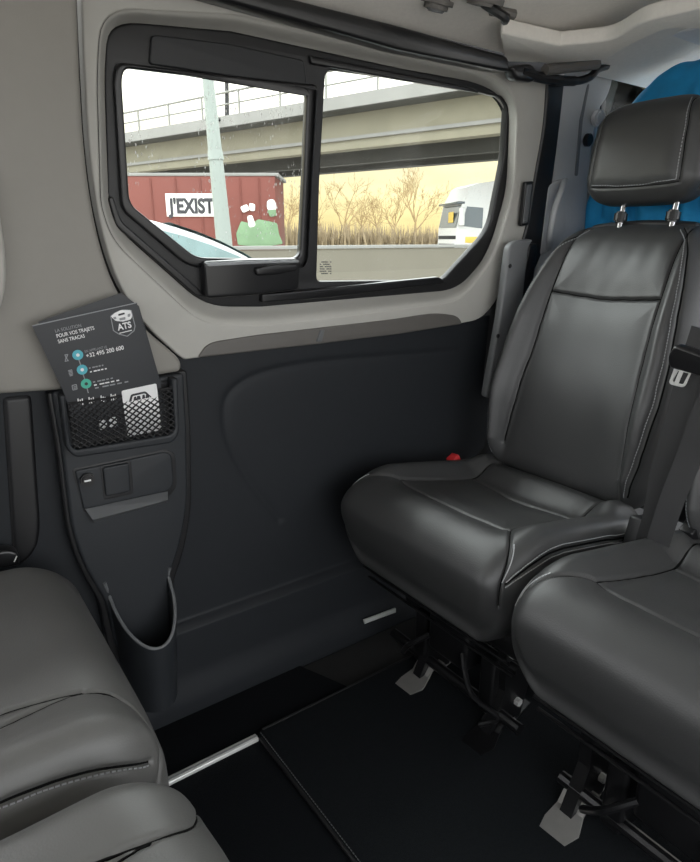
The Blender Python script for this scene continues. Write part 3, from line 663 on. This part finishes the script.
    for sg in (-1, 1):
        mb = MB(); yy = SY-.015+sg*.062; mb.tube([(1.405, yy, .98), (1.425, yy, 1.12)], .0065, 12); po = mb.build('headrest_post', 'chrome', root)
        mb = MB(); mb.cyl((1.411, yy, 1.046), (.14, 0, 1), .015, .024, 20, .004); mb.build('collar', 'gloss', po)
    # shell under the cushion, steel pedestal, anchors
    mb = MB(); mb.box((.86, SY-.20, .205), (1.22, SY+.20, .262), .02); mb.build('underseat_shell', 'black', root)
    for sg in (1, -1):
        mb = MB(); yy = SY+sg*.165
        mb.prism([(.885, yy-.012, .22), (1.18, yy-.012, .22), (1.16, yy-.012, .10), (1.20, yy-.012, .012), (1.08, yy-.012, .012), (1.05, yy-.012, .09), (.97, yy-.012, .09), (.945, yy-.012, .012), (.85, yy-.012, .012), (.89, yy-.012, .10)], (0, .024, 0))
        lg = mb.build('leg', 'blacksteel', root, False)
        mb = MB()
        mb.strip([(.80, yy-.01, .004), (.83, yy-.008, .005), (.865, yy, .012), (.885, yy, .04), (.905, yy+.004, .040), (.93, yy+.014, .012), (1.0, yy+.018, .006)], (0, 1, 0), [.05, .064, .05, .05, .062, .056, .03], .005)
        mb.build('floor_anchor', 'steel' if sg > 0 else 'blacksteel', lg)
        for q in ((.90, .19), (.99, .15), (1.12, .16), (.93, .06)): mb = MB(); mb.cyl((q[0], yy-.016, q[1]), (0, 1, 0), .009, .012, 6); mb.build('bolt', 'metal', lg)
    for q in ((.90, .16, .17), (.88, .05, .20), (1.1, .12, .17)): mb = MB(); mb.tube([(q[0], SY-q[2], q[1]), (q[0], SY+q[2], q[1])], .012, 10); mb.build('cross_tube', 'blacksteel', root)
    mb = MB(); mb.box((.86, SY-.06, .10), (.95, SY+.06, .20), .012); mb.build('motor_housing', 'blacksteel', root)
    for q in (-.11, .095): mb = MB(); mb.box((.87, SY+q-.02, .03), (.97, SY+q+.02, .17), .008); mb.build('hinge_bracket', 'blacksteel', root)
    mb = MB(); mb.tube(spline([(.86, SY-.05, .15), (.84, SY-.10, .09), (.87, SY-.15, .05), (.85, SY-.12, .02)], 6).tolist(), .006); mb.build('release_cable', 'blacksteel', root); mb = MB(); mb.tube(spline([(.86, SY+.05, .14), (.835, SY+.09, .10), (.86, SY+.14, .04)], 6).tolist(), .007); mb.build('release_cable', 'blacksteel', root)
    for q in ((.80, .255), (.815, .222)): mb = MB(); mb.tube([(q[0], SY-.22, q[1]), (q[0], SY+.22, q[1])], .0035, 8); mb.build('release_bar', 'blacksteel', root)
    # buckle on the wall side
    q_ = wall(1.075).at(455, 464); bx_, by_, bz_ = q_.x+.012, 1.075, q_.z-.440
    mb = MB(); mb.box((bx_-.018, by_-.014, bz_+.38), (bx_+.012, by_+.014, bz_+.455), .004, Matrix.Rotation(-.5, 3, 'Y')); bu = mb.build('belt_buckle', 'gloss', root)
    mb = MB(); mb.box((bx_-.032, by_-.013, bz_+.446), (bx_-.006, by_+.013, bz_+.464), .003, Matrix.Rotation(-.5, 3, 'Y')); mb.build('red_button', 'red', bu); global bxz; bxz = (bx_, by_, bz_+.42)
    return root
G = 'rear facing leather seats'
seat1 = make_seat()
tag(seat1, 'black leather seat next to the side wall, its whole backrest and headrest in view', 'seat', G)
seat2 = copy_tree(seat1); seat2.location = (SX-.03, SY-.520, 0)
tag(seat2, 'second black leather seat farther from the wall, mostly only its cushion in view', 'seat', G)
for c_ in seat1.children:                                          # the wall seat stands on legs set closer together
    if c_.name.startswith('leg'): c_.location.y += -.085 if c_.location.y >= 0 and '.001' not in c_.name else .03
# belts: webbing with tongue hanging between the two seats, lower strap by the wall
sb = empty('seat_belt', (1.2, .57, .42), 'black belt webbing with a metal tongue hanging at the inner side of the wall seat', 'seat belt')
X1 = Plane((1.16, 0, 0), (-1, 0, -.15), (0, -1, 0))
def xp(u, v, d=0.): return X1.off(d).at(u, v)
mb = MB(); mb.strip([xp(706, 330), xp(692, 372), xp(678, 420), xp(662, 470), xp(650, 520), xp(640, 552)], (0, -1, .1), [.046, .046, .044, .040, .03, .03], .0016); mb.build('webbing', 'webbing', sb)
mb = MB(); mb.strip(spline([xp(722, 380, .01), xp(704, 415, .012), xp(690, 455, .012), xp(672, 500, .012), xp(655, 552, .01)], 5).tolist(), [(0, -1, .2)]*11+[(.2, -1, .6)]*10, .040, .0016); mb.build('webbing', 'webbing', sb)
tn = slab('tongue', X1.off(.022), bez([(667, 356, 4), (674, 345, 5), (704, 356), (720, 362, 6), (716, 382, 5), (690, 374), (668, 368, 5)]), .02, 'gloss', sb, .005)
slab('tongue_plate', X1.off(.016), [bez([(674, 368, 1), (691, 372, 1), (684, 388, 4), (668, 384, 4)]), bez([(677.5, 371, 1), (688.5, 373.5, 1), (682.5, 385, 2), (671.5, 382, 2)])], .004, 'metal', tn, .001)
mb = MB(); mb.strip([xp(682, 370, .019), xp(676, 384, .019)], (0, -1, 0), .006, .003); mb.build('tongue_plate', 'metal', tn)
mb = MB(); mb.box((1.10, .565, .36), (1.16, .60, .47), .006, Matrix.Rotation(.25, 3, 'Y')); mb.build('buckle_stalk', 'black', sb)
sp2 = empty('lap_strap', (1.17, 1.10, .44), 'thin black lower belt strap running down between the wall and the seat backrest', 'seat belt')
W1 = wall(1.105)
mb = MB(); mb.strip([W1.at(497, 408), W1.at(486, 448), W1.at(474, 462), W1.at(462, 470)], (1, 0, 0), .02, .002); mb.build('strap', 'webbing', sp2)
mb = MB(); mb.tube(spline([W1.at(466, 467), W1.at(478, 462), W1.at(487, 456)], 5).tolist(), .004); mb.build('strap_edge', 'gloss', sp2)
b2 = [c for c in seat2.children if c.name.startswith('belt_buckle')][0]; r2_ = b2.children[0]
bpy.data.objects.remove(r2_); q_ = Plane((0, .50, 0), (0, -1, 0), (1, 0, 0)).at(692, 538)
b2.location = b2.location+(q_-Vector((bxz[0]-.03, bxz[1]-.520, bxz[2])))
PX = Plane((q_.x-.022, 0, 0), (-1, 0, .35), (0, -1, 0))
# ------------------------------------------------------------------ rear bench, two cushions
BX = -.10
def make_bench(cy, sides):
    root = empty('bench_cushion', (BX, cy, .15))
    P0, Nn, F = rbox((BX-.014, cy, .330), (.295, .264, .145), (.10, .060, .10), (180, 180, 70))
    x, y, z = P0[:, 0], P0[:, 1]-cy, P0[:, 2]; up = sm(0, .9, Nn[:, 2]); P = P0.copy()
    bol = sm(.13, .20, np.abs(y))*sm(.17, .06, x)
    P[:, 2] += up*(.004*bol-.005*(1-sm(0, .16, np.abs(y)))*sm(.12, .04, x))
    P[:, 0] -= .045*sm(.33, .19, z)*sm(.2, .9, Nn[:, 0])
    seams = []
    for sg in sides:
        seams.append([(-.36, cy+sg*.128, .45), (-.15, cy+sg*.130, .45), (.02, cy+sg*.135, .45), (.10, cy+sg*.148, .44)])
        seams.append([(-.36, cy+sg*.175, .45), (-.10, cy+sg*.172, .45), (.02, cy+sg*.160, .45), (.10, cy+sg*.148, .44), (.135, cy+sg*.165, .42), (.16, cy+sg*.215, .39), (.17, cy+sg*.25, .36)])
        seams.append([(-.36, cy+sg*.235, .44), (-.05, cy+sg*.235, .44), (.08, cy+sg*.232, .43), (.15, cy+sg*.228, .40)])
    P += groove(P0, Nn, seams, .003, .0055, .004, .028)
    P += Nn*(wrinkle(P0*.5, .0008, 13)*up)[:, None]
    ob = npmesh('seat', P, F, 'leather_lit', root)
    st = []
    for sg in sides: st.append([(-.36, cy+sg*.243, .44), (-.05, cy+sg*.243, .44), (.08, cy+sg*.240, .43), (.15, cy+sg*.236, .40)])
    stitches(P0, P, Nn, st, ob, m='grey'); welts(P0, P, seams, ob)
    mb = MB(); mb.box((BX-.25, cy-.22, 0), (BX+.14, cy+.22, .20), .02); mb.build('plinth', 'black', root)
    mb = MB(); mb.box((BX-.36, cy-.24, .36), (BX-.24, cy+.24, 1.0), .05, Matrix.Rotation(-.22, 3, 'Y')); mb.build('backrest', 'leather_lit', root)
    return root
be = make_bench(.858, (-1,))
tag(be, 'rear bench cushion nearest the side wall, leather coloured lighter as if lit, with a wide flat centre panel', 'seat', 'rear bench cushions')
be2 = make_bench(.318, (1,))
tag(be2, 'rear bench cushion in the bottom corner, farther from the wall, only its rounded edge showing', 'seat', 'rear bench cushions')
rb = empty('latch_hook', (.02, 1.13, .47), 'small black latch with a thin bright edge behind the rear bench corner', 'latch')
WL = wall(1.12)
slab('latch_body', WL, bez([(-6, 553, 3), (8, 550, 5), (19, 553, 5), (20, 566, 3), (-6, 570)]), .03, 'gloss', rb, .005)
mb = MB(); mb.tube([WL.off(.002).at(14, 562), WL.off(.002).at(17, 556)], .0012, 6); mb.build('bright_edge', 'metal', rb)
# ------------------------------------------------------------------ floor coverings
FL = level(-.006)
slab('rear_carpet', level(-.004), bez([(20, 900), (60, 700), (205, 685, 4), (274, 659, 14), (290, 661, 14), (350, 687), (420, 740), (420, 950)]), .008, 'carpet', None, .003)
tag(bpy.data.objects['rear_carpet'], 'black carpet covering the rear floor between the bench and the wall', 'carpet')
mt = empty('floor_mat', (.8, .6, 0), 'black felt floor mat with stitched edges in front of the rear facing seats', 'mat')
MP = level(.006)
ml = [(.463, .985), (1.75, .985), (1.75, -.68), (.463, -.68)]
slab('felt', MP, [bez([(a, b, .02) for a, b in ml])], .010, 'mat', mt, .003, px=False)
mb = MB()
for k in range(230):
    y_ = .975-k*.0066
    mb.box((.4700, y_-.0022, .0056), (.4714, y_+.0022, .0070))
mb.build('stitching', 'ledge', mt)
mb = MB(); mb.tube([(.4645, .965, .004), (.4645, -.66, .004)], .0038, 8).tube([(.48, .984, .004), (1.4, .984, .004)], .0038, 8); mb.build('edge_binding', 'black', mt)
ra = empty('floor_rail', (.4, .975, 0), 'bright aluminium seat rail strip running from the bench to the felt mat', 'rail')
mb = MB(); mb.box((.10, .969, -.006), (.462, .985, .004), .002); mb.build('strip', 'metal', ra)
mb = MB(); mb.box((.10, .9745, .0035), (.462, .9785, .0046)); mb.build('slot', 'grey', ra)
r2 = empty('sill_strip', (.94, 1.125, .06), 'short bright metal strip at the foot of the wall behind the wall seat', 'rail')
WS = wall(1.115)
slab('strip', WS, [(364, 620.5), (396, 608.5), (396, 612.5), (365, 624)], .006, 'metal', r2, .001)
# ------------------------------------------------------------------ front seat with blue cover
fs = empty('front_seat', (1.7, .80, .25), 'front seat draped in a bright blue cover behind the headrest', 'seat')
P0, Nn, F = rbox((1.66, .80, .97), (.075, .30, .435), (.07, .17, .19), (24, 90, 120))
x, y, z = P0.T; y = y-.80; P = P0.copy()
hw = np.interp(z, [.5, 1.0, 1.2, 1.3, 1.44], [1.12, 1.12, 1.05, .92, .80]); P[:, 1] = .80+y*hw
fold = (.010*np.sin(y*75+4*np.sin(z*9))+.006*np.sin(y*120+z*11))*sm(1.38, 1.2, z)+wrinkle(P0, .0025, 21)
P += Nn*fold[:, None]
npmesh('cover', P, F, 'blue', fs)
mb = MB(); mb.box((1.62, .52, .25), (2.1, 1.08, .52), .05); mb.build('seat_base', 'black', fs)
# ================================================================== OUTSIDE
GZ = -.6
mb = MB(); mb.box((-120, -150, GZ-.3), (160, 200, GZ)); struct(mb.build('ground', 'asphalt'))
# concrete barrier between the carriageways
bar = empty('concrete_barrier', (8, 13, GZ), 'long dusty concrete road barrier across the whole window view', 'barrier')
mb = MB(); mb.prism([(-14, 12.75, GZ), (-14, 12.95, .2), (-14, 13.0, .74), (-14, 13.2, .74), (-14, 13.25, .2), (-14, 13.45, GZ)], (60, 0, 0)); mb.build('wall', 'barrier', bar, False)
mb = MB(); mb.box((-14, 12.97, .75), (46, 13.23, .83), .01); mb.build('coping', 'concrete2', bar)
# overpass
bd = Vector((-.28, .96, 0)).normalized(); bn = Vector((bd.y, -bd.x, 0)); b0 = Vector((18.8, 16.7, 0))
ov = empty('overpass', (14, 33, GZ), 'grey concrete road bridge crossing over the motorway behind the window', 'bridge')
def beam(name, off0, off1, z0, z1, m, t0=-40, t1=110, parent=ov):
    p = b0+bd*t0; mb = MB(); r = [p+bn*off0+Vector((0, 0, z0)), p+bn*off1+Vector((0, 0, z0)), p+bn*off1+Vector((0, 0, z1)), p+bn*off0+Vector((0, 0, z1))]
    mb.prism(r, bd*(t1-t0)); return mb.build(name, m, parent, False)
beam('girder', 0, .6, 4.6, 5.95, 'concrete')
beam('girder', 2.2, 2.6, 4.3, 5.95, 'girder'); beam('girder', 4.2, 4.8, 4.25, 5.95, 'girder')
beam('girder_ledge', -.12, .2, 4.95, 5.08, 'concrete2')
beam('deck', -.9, 5.8, 5.95, 6.15, 'girder')
beam('parapet', -.98, -.7, 5.98, 6.45, 'concrete2')
for q, z in enumerate((6.95, 7.45)):
    p = b0-bn*.84; mb = MB(); mb.tube([p+bd*-40+Vector((0, 0, z)), p+bd*110+Vector((0, 0, z))], .05 if q else .035, 6); mb.build('handrail', 'galv', ov)
for k in range(34):
    p = b0-bn*.84+bd*(-8+k*2.6); mb = MB(); mb.tube([p+Vector((0, 0, 6.42)), p+Vector((0, 0, 7.45))], .05, 6); mb.build('railing_post', 'galv', ov)
for t in (-30, 70, 100):
    p = b0+bd*t+bn*2.4; mb = MB(); mb.cyl(p+Vector((0, 0, 1.9)), (0, 0, 1), .6, 5.0, 20); mb.build('pier', 'concrete', ov)
# street lamp on the bridge
def dirp(u, v, dist):
    d = ray(u, v); h = math.hypot(d.x, d.y); return CAM+d*(dist/h)
lb = empty('bridge_lamp', dirp(227, 118, 33), 'thin dark lamp post rising from the bridge railing', 'lamp post')
mb = MB(); mb.tube([dirp(227, 120, 33), dirp(227, 100, 33), dirp(226, 40, 33)], [.11, .10, .07], 10); mb.build('post', 'blacksteel', lb)
mb = MB(); mb.tube([dirp(227, 117, 33), dirp(220, 120, 33), dirp(205, 119, 33)], .08, 8); mb.build('bracket', 'blacksteel', lb)
# near pale pole
pb = dirp(224, 252, 9.6); pb.z = 0
lp = empty('lamp_post', (pb.x, pb.y, GZ), 'pale tapered pole standing between the car and the red building', 'lamp post')
mb = MB(); mb.tube([Vector((pb.x, pb.y, GZ)), dirp(224, 240, 9.6), dirp(215, 150, 9.6), dirp(207, 70, 9.6), dirp(196, -60, 9.6)], [.125, .115, .095, .075, .06], 16); mb.build('post', 'pale', lp)
mb = MB(); mb.tube([dirp(216, 160, 9.6), dirp(215, 150, 9.6)], [.112, .10], 16); mb.build('collar', 'pale', lp)
# red building with sign
rn = Vector((-.583, -.812, 0)); ru = Vector((.812, -.583, 0)); rD = 23.5
rc = Vector((0, 0, 0))-rn*rD; RP = Plane((rc.x, rc.y, 1.0), rn, ru)
re = empty('red_building', dirp(200, 250, 23), 'long faded red box building under the bridge with a lettered white sign', 'building')
def rect(u0, v0, u1, v1, pl, th, m, name, parent, bev=.01):
    a = pl.ab(u0, v0); b = pl.ab(u1, v1); x0, x1 = sorted((a[0], b[0])); z0, z1 = sorted((a[1], b[1]))
    return slab(name, pl, [[(x0, z0), (x1, z0), (x1, z1), (x0, z1)]], th, m, parent, bev, px=False, res=1)
rect(20, 176, 277.5, 262, RP, 3.0, 'redwall', 'wall', re, .03)
rect(18, 172.8, 278, 176, RP.off(.03), 3.04, 'concrete2', 'roof_edge', re, .03)
mb = MB()
for u in (150, 175, 200, 240, 259):
    p = RP.off(.02).at(u, 178); mb.box((p.x-.02, p.y-.02, -.2), (p.x+.02, p.y+.02, p.z))
mb.build('wall_rib', 'redwall', re)
RS = RP.off(.06)
sg = rect(165, 193.5, 217, 216.5, RS, .05, 'sign', 'sign_board', re, .01)
lettering('sign_text', "J'EXISTE", RS, (168.5, 212.8), (222, 212.8), 14.5, 'ink', sg, .012, .045, True)
rect(217, 193.5, 226, 216.5, RS, .05, 'sign', 'sign_board', re, .01)
slab('painted_patch', RS, bez([(241, 221, 2), (252, 224, 2), (258, 219, 2), (277, 223, 2), (279, 234, 2), (283, 244, 2), (262, 247, 2), (238, 245, 2), (236, 234, 2)]), .03, 'mint', re, .005, res=1)
for q in ([(240, 207, 2), (247, 204, 2), (250, 210, 2), (243, 213, 2)], [(249, 203, 2), (255, 204, 2), (255, 211, 2), (250, 211, 2)], [(267, 200, 3), (274, 199, 3), (277, 208, 3), (272, 214, 3), (267, 209, 3)], [(247, 216, 2), (252, 215, 2), (256, 226, 3), (249, 228, 3)]):
    slab('painted_blot', RS.off(.01), bez(q), .03, 'sign', re, .005, res=1)
slab('painted_blot', RS.off(.012), bez([(267, 210, 2), (276, 209, 2), (276, 216, 2), (270, 217, 2)]), .03, 'mint', re, .005, res=1)
if 0: slab('painted_line', RS.off(.012), bez([(252, 239, 1), (262, 241.5, 2), (272, 239, 1), (272, 240.5, 1), (262, 243.5, 2), (252, 241, 1)]), .03, 'ink', re, .005, res=1)
# silver car beside the van
car = empty('car', (1.0, 3.65, GZ), 'silver white car with a curved roof passing close below the window', 'car')
def car_body():
    # section profile along x: (x, sill z, belt z, roof z)
    st = [(-1.9, .30, .62, .66), (-1.75, .25, .90, 1.0), (-1.2, .22, .98, 1.46), (-.6, .22, .97, 1.66), (.1, .22, .95, 1.725), (.6, .22, .94, 1.735), (1.0, .22, .93, 1.70), (1.45, .22, .92, 1.56), (1.9, .22, .92, 1.30), (2.3, .22, .93, 1.05), (2.5, .23, .93, .97), (3.0, .25, .86, .88), (3.3, .3, .70, .74), (3.4, .36, .5, .55)]
    return st
st = car_body(); yc = 3.65
def ring(s, k):
    x, a, b, r = s; w = .88; wr = .62 if r-b > .2 else .62+.22*(1-(r-b)/.2)
    return [(x, yc-w*.95, GZ+a), (x, yc-w, GZ+a+.25*(b-a)), (x, yc-w, GZ+b-.05), (x, yc-w+.03, GZ+b), (x, yc-wr-.03, GZ+r-.028), (x, yc-wr+.05, GZ+r-.008), (x, yc, GZ+r+.015), (x, yc+wr-.05, GZ+r-.008), (x, yc+wr+.03, GZ+r-.028), (x, yc+w-.03, GZ+b), (x, yc+w, GZ+b-.05), (x, yc+w, GZ+a+.25*(b-a)), (x, yc+w*.95, GZ+a)]
dense = spline([np.array(s) for s in st], 5)
mb = MB(); prev = None; gl = []
for s in dense:
    vs = [mb.bm.verts.new(p) for p in ring(s, 0)]
    if prev:
        for k in range(12): mb.bm.faces.new((prev[k], prev[k+1], vs[k+1], vs[k]))
        mb.bm.faces.new((prev[12], prev[0], vs[0], vs[12]))
    else: mb.bm.faces.new(vs)
    prev = vs
mb.bm.faces.new(prev[::-1]); mb.build('body', 'carpaint', car)
def side_glass(name, x0, x1):
    mb = MB(); xs = np.linspace(x0, x1, 14); lo = []; hi = []
    for x in xs:
        s = [np.interp(x, dense[:, 0], dense[:, k]) for k in range(4)]; b, r = s[2], s[3]; w = .85
        wr = .62 if r-b > .2 else .62+.22*(1-(r-b)/.2)
        f = lambda t: Vector((x, yc-(w+(wr+.03-w)*t)-.010, GZ+b+(r-.028-b)*t))
        lo.append(mb.bm.verts.new(f(.06))); hi.append(mb.bm.verts.new(f(.97)))
    for k in range(13): mb.bm.faces.new((lo[k], lo[k+1], hi[k+1], hi[k]))
    mb.build(name, 'carglass', car)
side_glass('side_window', -1.0, .25); side_glass('side_window', .33, 2.15)
mb = MB(); xs = np.linspace(1.15, 2.32, 10); L_ = []; R_ = []
for x in xs:
    r = np.interp(x, dense[:, 0], dense[:, 3]); L_.append(mb.bm.verts.new((x, yc-.56, GZ+r+.008))); R_.append(mb.bm.verts.new((x, yc+.56, GZ+r+.008)))
for k in range(9): mb.bm.faces.new((L_[k], L_[k+1], R_[k+1], R_[k]))
mb.build('windscreen', 'carglass', car)
mb = MB(); mb.box((1.75, yc-1.03, GZ+.93), (1.92, yc-.87, GZ+1.07), .04); mb.build('mirror', 'carpaint', car)
for x in (-1.15, 2.55):
    for s_ in (-1, 1):
        mb = MB(); mb.cyl((x, yc+s_*.78, GZ+.33), (0, 1, 0), .33, .22, 32, .04); w_ = mb.build('wheel', 'tyre', car)
        mb = MB(); mb.cyl((x, yc+s_*.885, GZ+.33), (0, 1, 0), .2, .02, 10); mb.build('rim', 'metal', w_)
# white truck on the far carriageway (drives towards -x)
tx = dirp(447, 240, 30); TX, TY = tx.x, tx.y
TZ = GZ+.1
tr = empty('truck', (TX, TY, GZ), 'white articulated truck with yellow markings driving past beyond the barrier', 'truck')
mb = MB(); pf = [(TX+.1, .55), (TX-.02, 1.0), (TX, 1.9), (TX+.18, 2.9), (TX+.55, 3.62), (TX+.9, 3.75), (TX+2.3, 3.95), (TX+2.3, .55)]
mb.prism([(a, TY-1.2, TZ+b) for a, b in pf], (0, 2.4, 0)); mb.build('cab', 'truck', tr, False)
mb = MB(); mb.prism([(TX-.015, TY-1.08, TZ+1.95), (TX+.165, TY-1.08, TZ+2.85), (TX+.165, TY+1.08, TZ+2.85), (TX-.015, TY+1.08, TZ+1.95)], (-.02, 0, .0)); mb.build('windscreen', 'truckglass', tr, False)
mb = MB(); mb.prism([(TX+.2, TY-1.215, TZ+2.0), (TX+1.15, TY-1.215, TZ+1.9), (TX+1.15, TY-1.215, TZ+2.75), (TX+.4, TY-1.215, TZ+2.8)], (0, .02, 0)); mb.build('side_window', 'truckglass', tr, False)
mb = MB(); mb.box((TX-.06, TY-1.0, TZ+.7), (TX+.02, TY+1.0, TZ+1.25), .02); mb.box((TX-.03, TY-1.1, TZ+1.45), (TX+.02, TY+1.1, TZ+1.6), .01); mb.build('grille', 'tyre', tr)
mb = MB(); mb.box((TX-.05, TY-1.21, TZ+2.9), (TX+.3, TY+1.21, TZ+3.0), .02); mb.build('sun_visor', 'truckglass', tr)
mb = MB(); mb.box((TX+.02, TY-1.5, TZ+2.0), (TX+.22, TY-1.25, TZ+2.75), .05); mb.build('mirror', 'truck', tr)
mb = MB(); mb.box((TX-.025, TY-.7, TZ+2.15), (TX-.0, TY-.1, TZ+2.6), .01); mb.build('visor_card', 'yellow', tr)
mb = MB(); mb.box((TX+.4, TY-1.225, TZ+1.3), (TX+2.2, TY-1.2, TZ+1.55), .005); mb.build('side_stripe', 'yellow', tr)
mb = MB(); mb.box((TX+.3, TY-1.22, TZ+.55), (TX+2.2, TY-1.19, TZ+.95), .01); mb.build('side_skirt', 'galv', tr)
mb = MB(); mb.box((TX+3.0, TY-1.25, TZ+1.1), (TX+15, TY+1.25, TZ+3.95), .04); trl = mb.build('trailer', 'truck', tr)
mb = MB(); mb.box((TX+4.0, TY-1.27, TZ+1.9), (TX+7.5, TY-1.24, TZ+2.9), .005); mb.build('trailer_stripe', 'yellow', trl)
for x in (1.0, 4.2, 11, 12.3, 13.6):
    for s_ in (-1, 1):
        mb = MB(); mb.cyl((TX+x, TY+s_*1.05, GZ+.5), (0, 1, 0), .5, .32, 28, .05); mb.build('wheel', 'tyre', tr)
tr.rotation_euler.z = -math.radians(24)
# bare trees
def tree(u, dist, hgt, seed, label):
    rnd = random.Random(seed); b = dirp(u, 238, dist); b.z = GZ; mb = MB()
    def grow(p, d, L, r, lev):
        n = 3; pts = [p]; rr = [r]
        for k in range(n):
            d = (d+Vector((rnd.uniform(-1, 1), rnd.uniform(-1, 1), rnd.uniform(-.2, .5)))*.16).normalized(); p = p+d*L/n; pts.append(p); rr.append(max(.022, r*(1-.45*(k+1)/n)))
        mb.tube(pts, rr, 5 if lev < 2 else 3, False)
        if lev >= 5: return
        for k in range(rnd.choice((2, 3, 3)) if lev else 5):
            q = pts[rnd.randint(1, n)] if k else pts[-1]
            az = rnd.uniform(0, 6.28); sp_ = rnd.uniform(.35, .85); ax = d.orthogonal().normalized(); ax.rotate(Matrix.Rotation(az, 3, d))
            nd = (d*math.cos(sp_)+ax*math.sin(sp_)+Vector((0, 0, .15))).normalized()
            grow(q, nd, L*rnd.uniform(.62, .82), rr[-1]*.85, lev+1)
    grow(b, Vector((0, 0, 1)), hgt*.30, hgt*.020, 0)
    return tag(mb.build('bare_tree', 'bark'), label, 'tree', 'bare winter trees')
for a in ((292, 62, 7.0, 1, 'bare winter tree seen beside the window divider by the red building'), (346, 62, 9.0, 2, 'bare winter tree nearest the divider in the right pane'), (379, 78, 8.6, 3, 'shorter bare winter tree between two taller ones'), (394, 70, 7.6, 6, 'slim bare winter tree behind the tall one beside the truck'), (414, 62, 8.8, 4, 'tall bare winter tree just behind the truck cab'), (362, 80, 8.2, 5, 'faint distant bare winter tree behind the tree row'), (324, 70, 7, 7, 'bare winter tree partly hidden by the window divider')):
    u_, d_, h_, s_, l_ = a; tree(u_, d_*1.4, h_*1.35, s_, l_)
# scrub band
mb = MB(); rnd = random.Random(9)
for k in range(9000):
    x = rnd.uniform(-4, 75); y_ = rnd.uniform(46, 58)-.12*x; h = rnd.uniform(1.4, 3.1); p = Vector((x, y_, GZ+.0)); t = Vector((rnd.uniform(-.5, .5), rnd.uniform(-.4, .4), h)); w = rnd.uniform(.05, .16)
    a = mb.bm.verts.new(p+Vector((-w, 0, 0))); b = mb.bm.verts.new(p+Vector((w, 0, 0))); c = mb.bm.verts.new(p+t); d_ = mb.bm.verts.new(p+t*.6+Vector((w, w, 0)))
    mb.bm.faces.new((a, b, d_, c))
sb_ = mb.build('scrub', 'brush', None, False); tag(sb_, 'low brown scrub growing along the far roadside below the trees', 'scrub', None, 'stuff')
# ------------------------------------------------------------------ sky
w = bpy.data.worlds.new('sky'); S.world = w; w.use_nodes = True; nt = w.node_tree; bgd = nt.nodes['Background']
tc = nt.nodes.new('ShaderNodeTexCoord'); sx = nt.nodes.new('ShaderNodeSeparateXYZ'); rp = nt.nodes.new('ShaderNodeValToRGB')
L = nt.links.new
L(tc.outputs['Generated'], sx.inputs[0]); L(sx.outputs['Z'], rp.inputs['Fac'])
wy = nt.nodes.new('ShaderNodeMapRange'); wy.interpolation_type = 'SMOOTHSTEP'; L(sx.outputs['Y'], wy.inputs['Value'])
wy.inputs['From Min'].default_value = -.1; wy.inputs['From Max'].default_value = .45
wm = nt.nodes.new('ShaderNodeMix'); wm.data_type = 'RGBA'; wm.inputs['A'].default_value = (2.3, 2.36, 2.42, 1); L(wy.outputs['Result'], wm.inputs['Factor']); L(rp.outputs['Color'], wm.inputs['B'])
cr = rp.color_ramp; cr.elements[0].position = .0; cr.elements[0].color = (0.736, 0.570, 0.258, 1)
cr.elements[1].position = .42; cr.elements[1].color = (4.2, 4.3, 4.4, 1)
for p, c in ((.05, (0.736, 0.616, 0.340, 1)), (.11, (0.754, 0.672, 0.460, 1)), (.21, (1.6, 1.55, 1.45, 1))):
    e = cr.elements.new(p); e.color = c
ns = nt.nodes.new('ShaderNodeTexNoise'); ns.inputs['Scale'].default_value = 5; ns.inputs['Detail'].default_value = 5
mp = nt.nodes.new('ShaderNodeMapping'); mp.inputs['Scale'].default_value = (1, 1, 5)
L(tc.outputs['Generated'], mp.inputs['Vector']); L(mp.outputs['Vector'], ns.inputs['Vector'])
mr = nt.nodes.new('ShaderNodeMapRange'); mr.inputs['From Min'].default_value = .35; mr.inputs['From Max'].default_value = .7; mr.inputs['To Min'].default_value = .80; mr.inputs['To Max'].default_value = 1.12
L(ns.outputs['Fac'], mr.inputs['Value'])
vm = nt.nodes.new('ShaderNodeVectorMath'); vm.operation = 'SCALE'; L(wm.outputs['Result'], vm.inputs[0]); L(mr.outputs['Result'], vm.inputs['Scale'])
L(vm.outputs['Vector'], bgd.inputs['Color']); bgd.inputs['Strength'].default_value = 1.25
S.view_settings.view_transform = 'Standard'; S.view_settings.look = 'None'; S.view_settings.exposure = 0.6; S.view_settings.gamma = 1
S.view_settings.use_curve_mapping = False
S.cycles.max_bounces = 8; S.cycles.transparent_max_bounces = 12; S.cycles.use_denoising = True
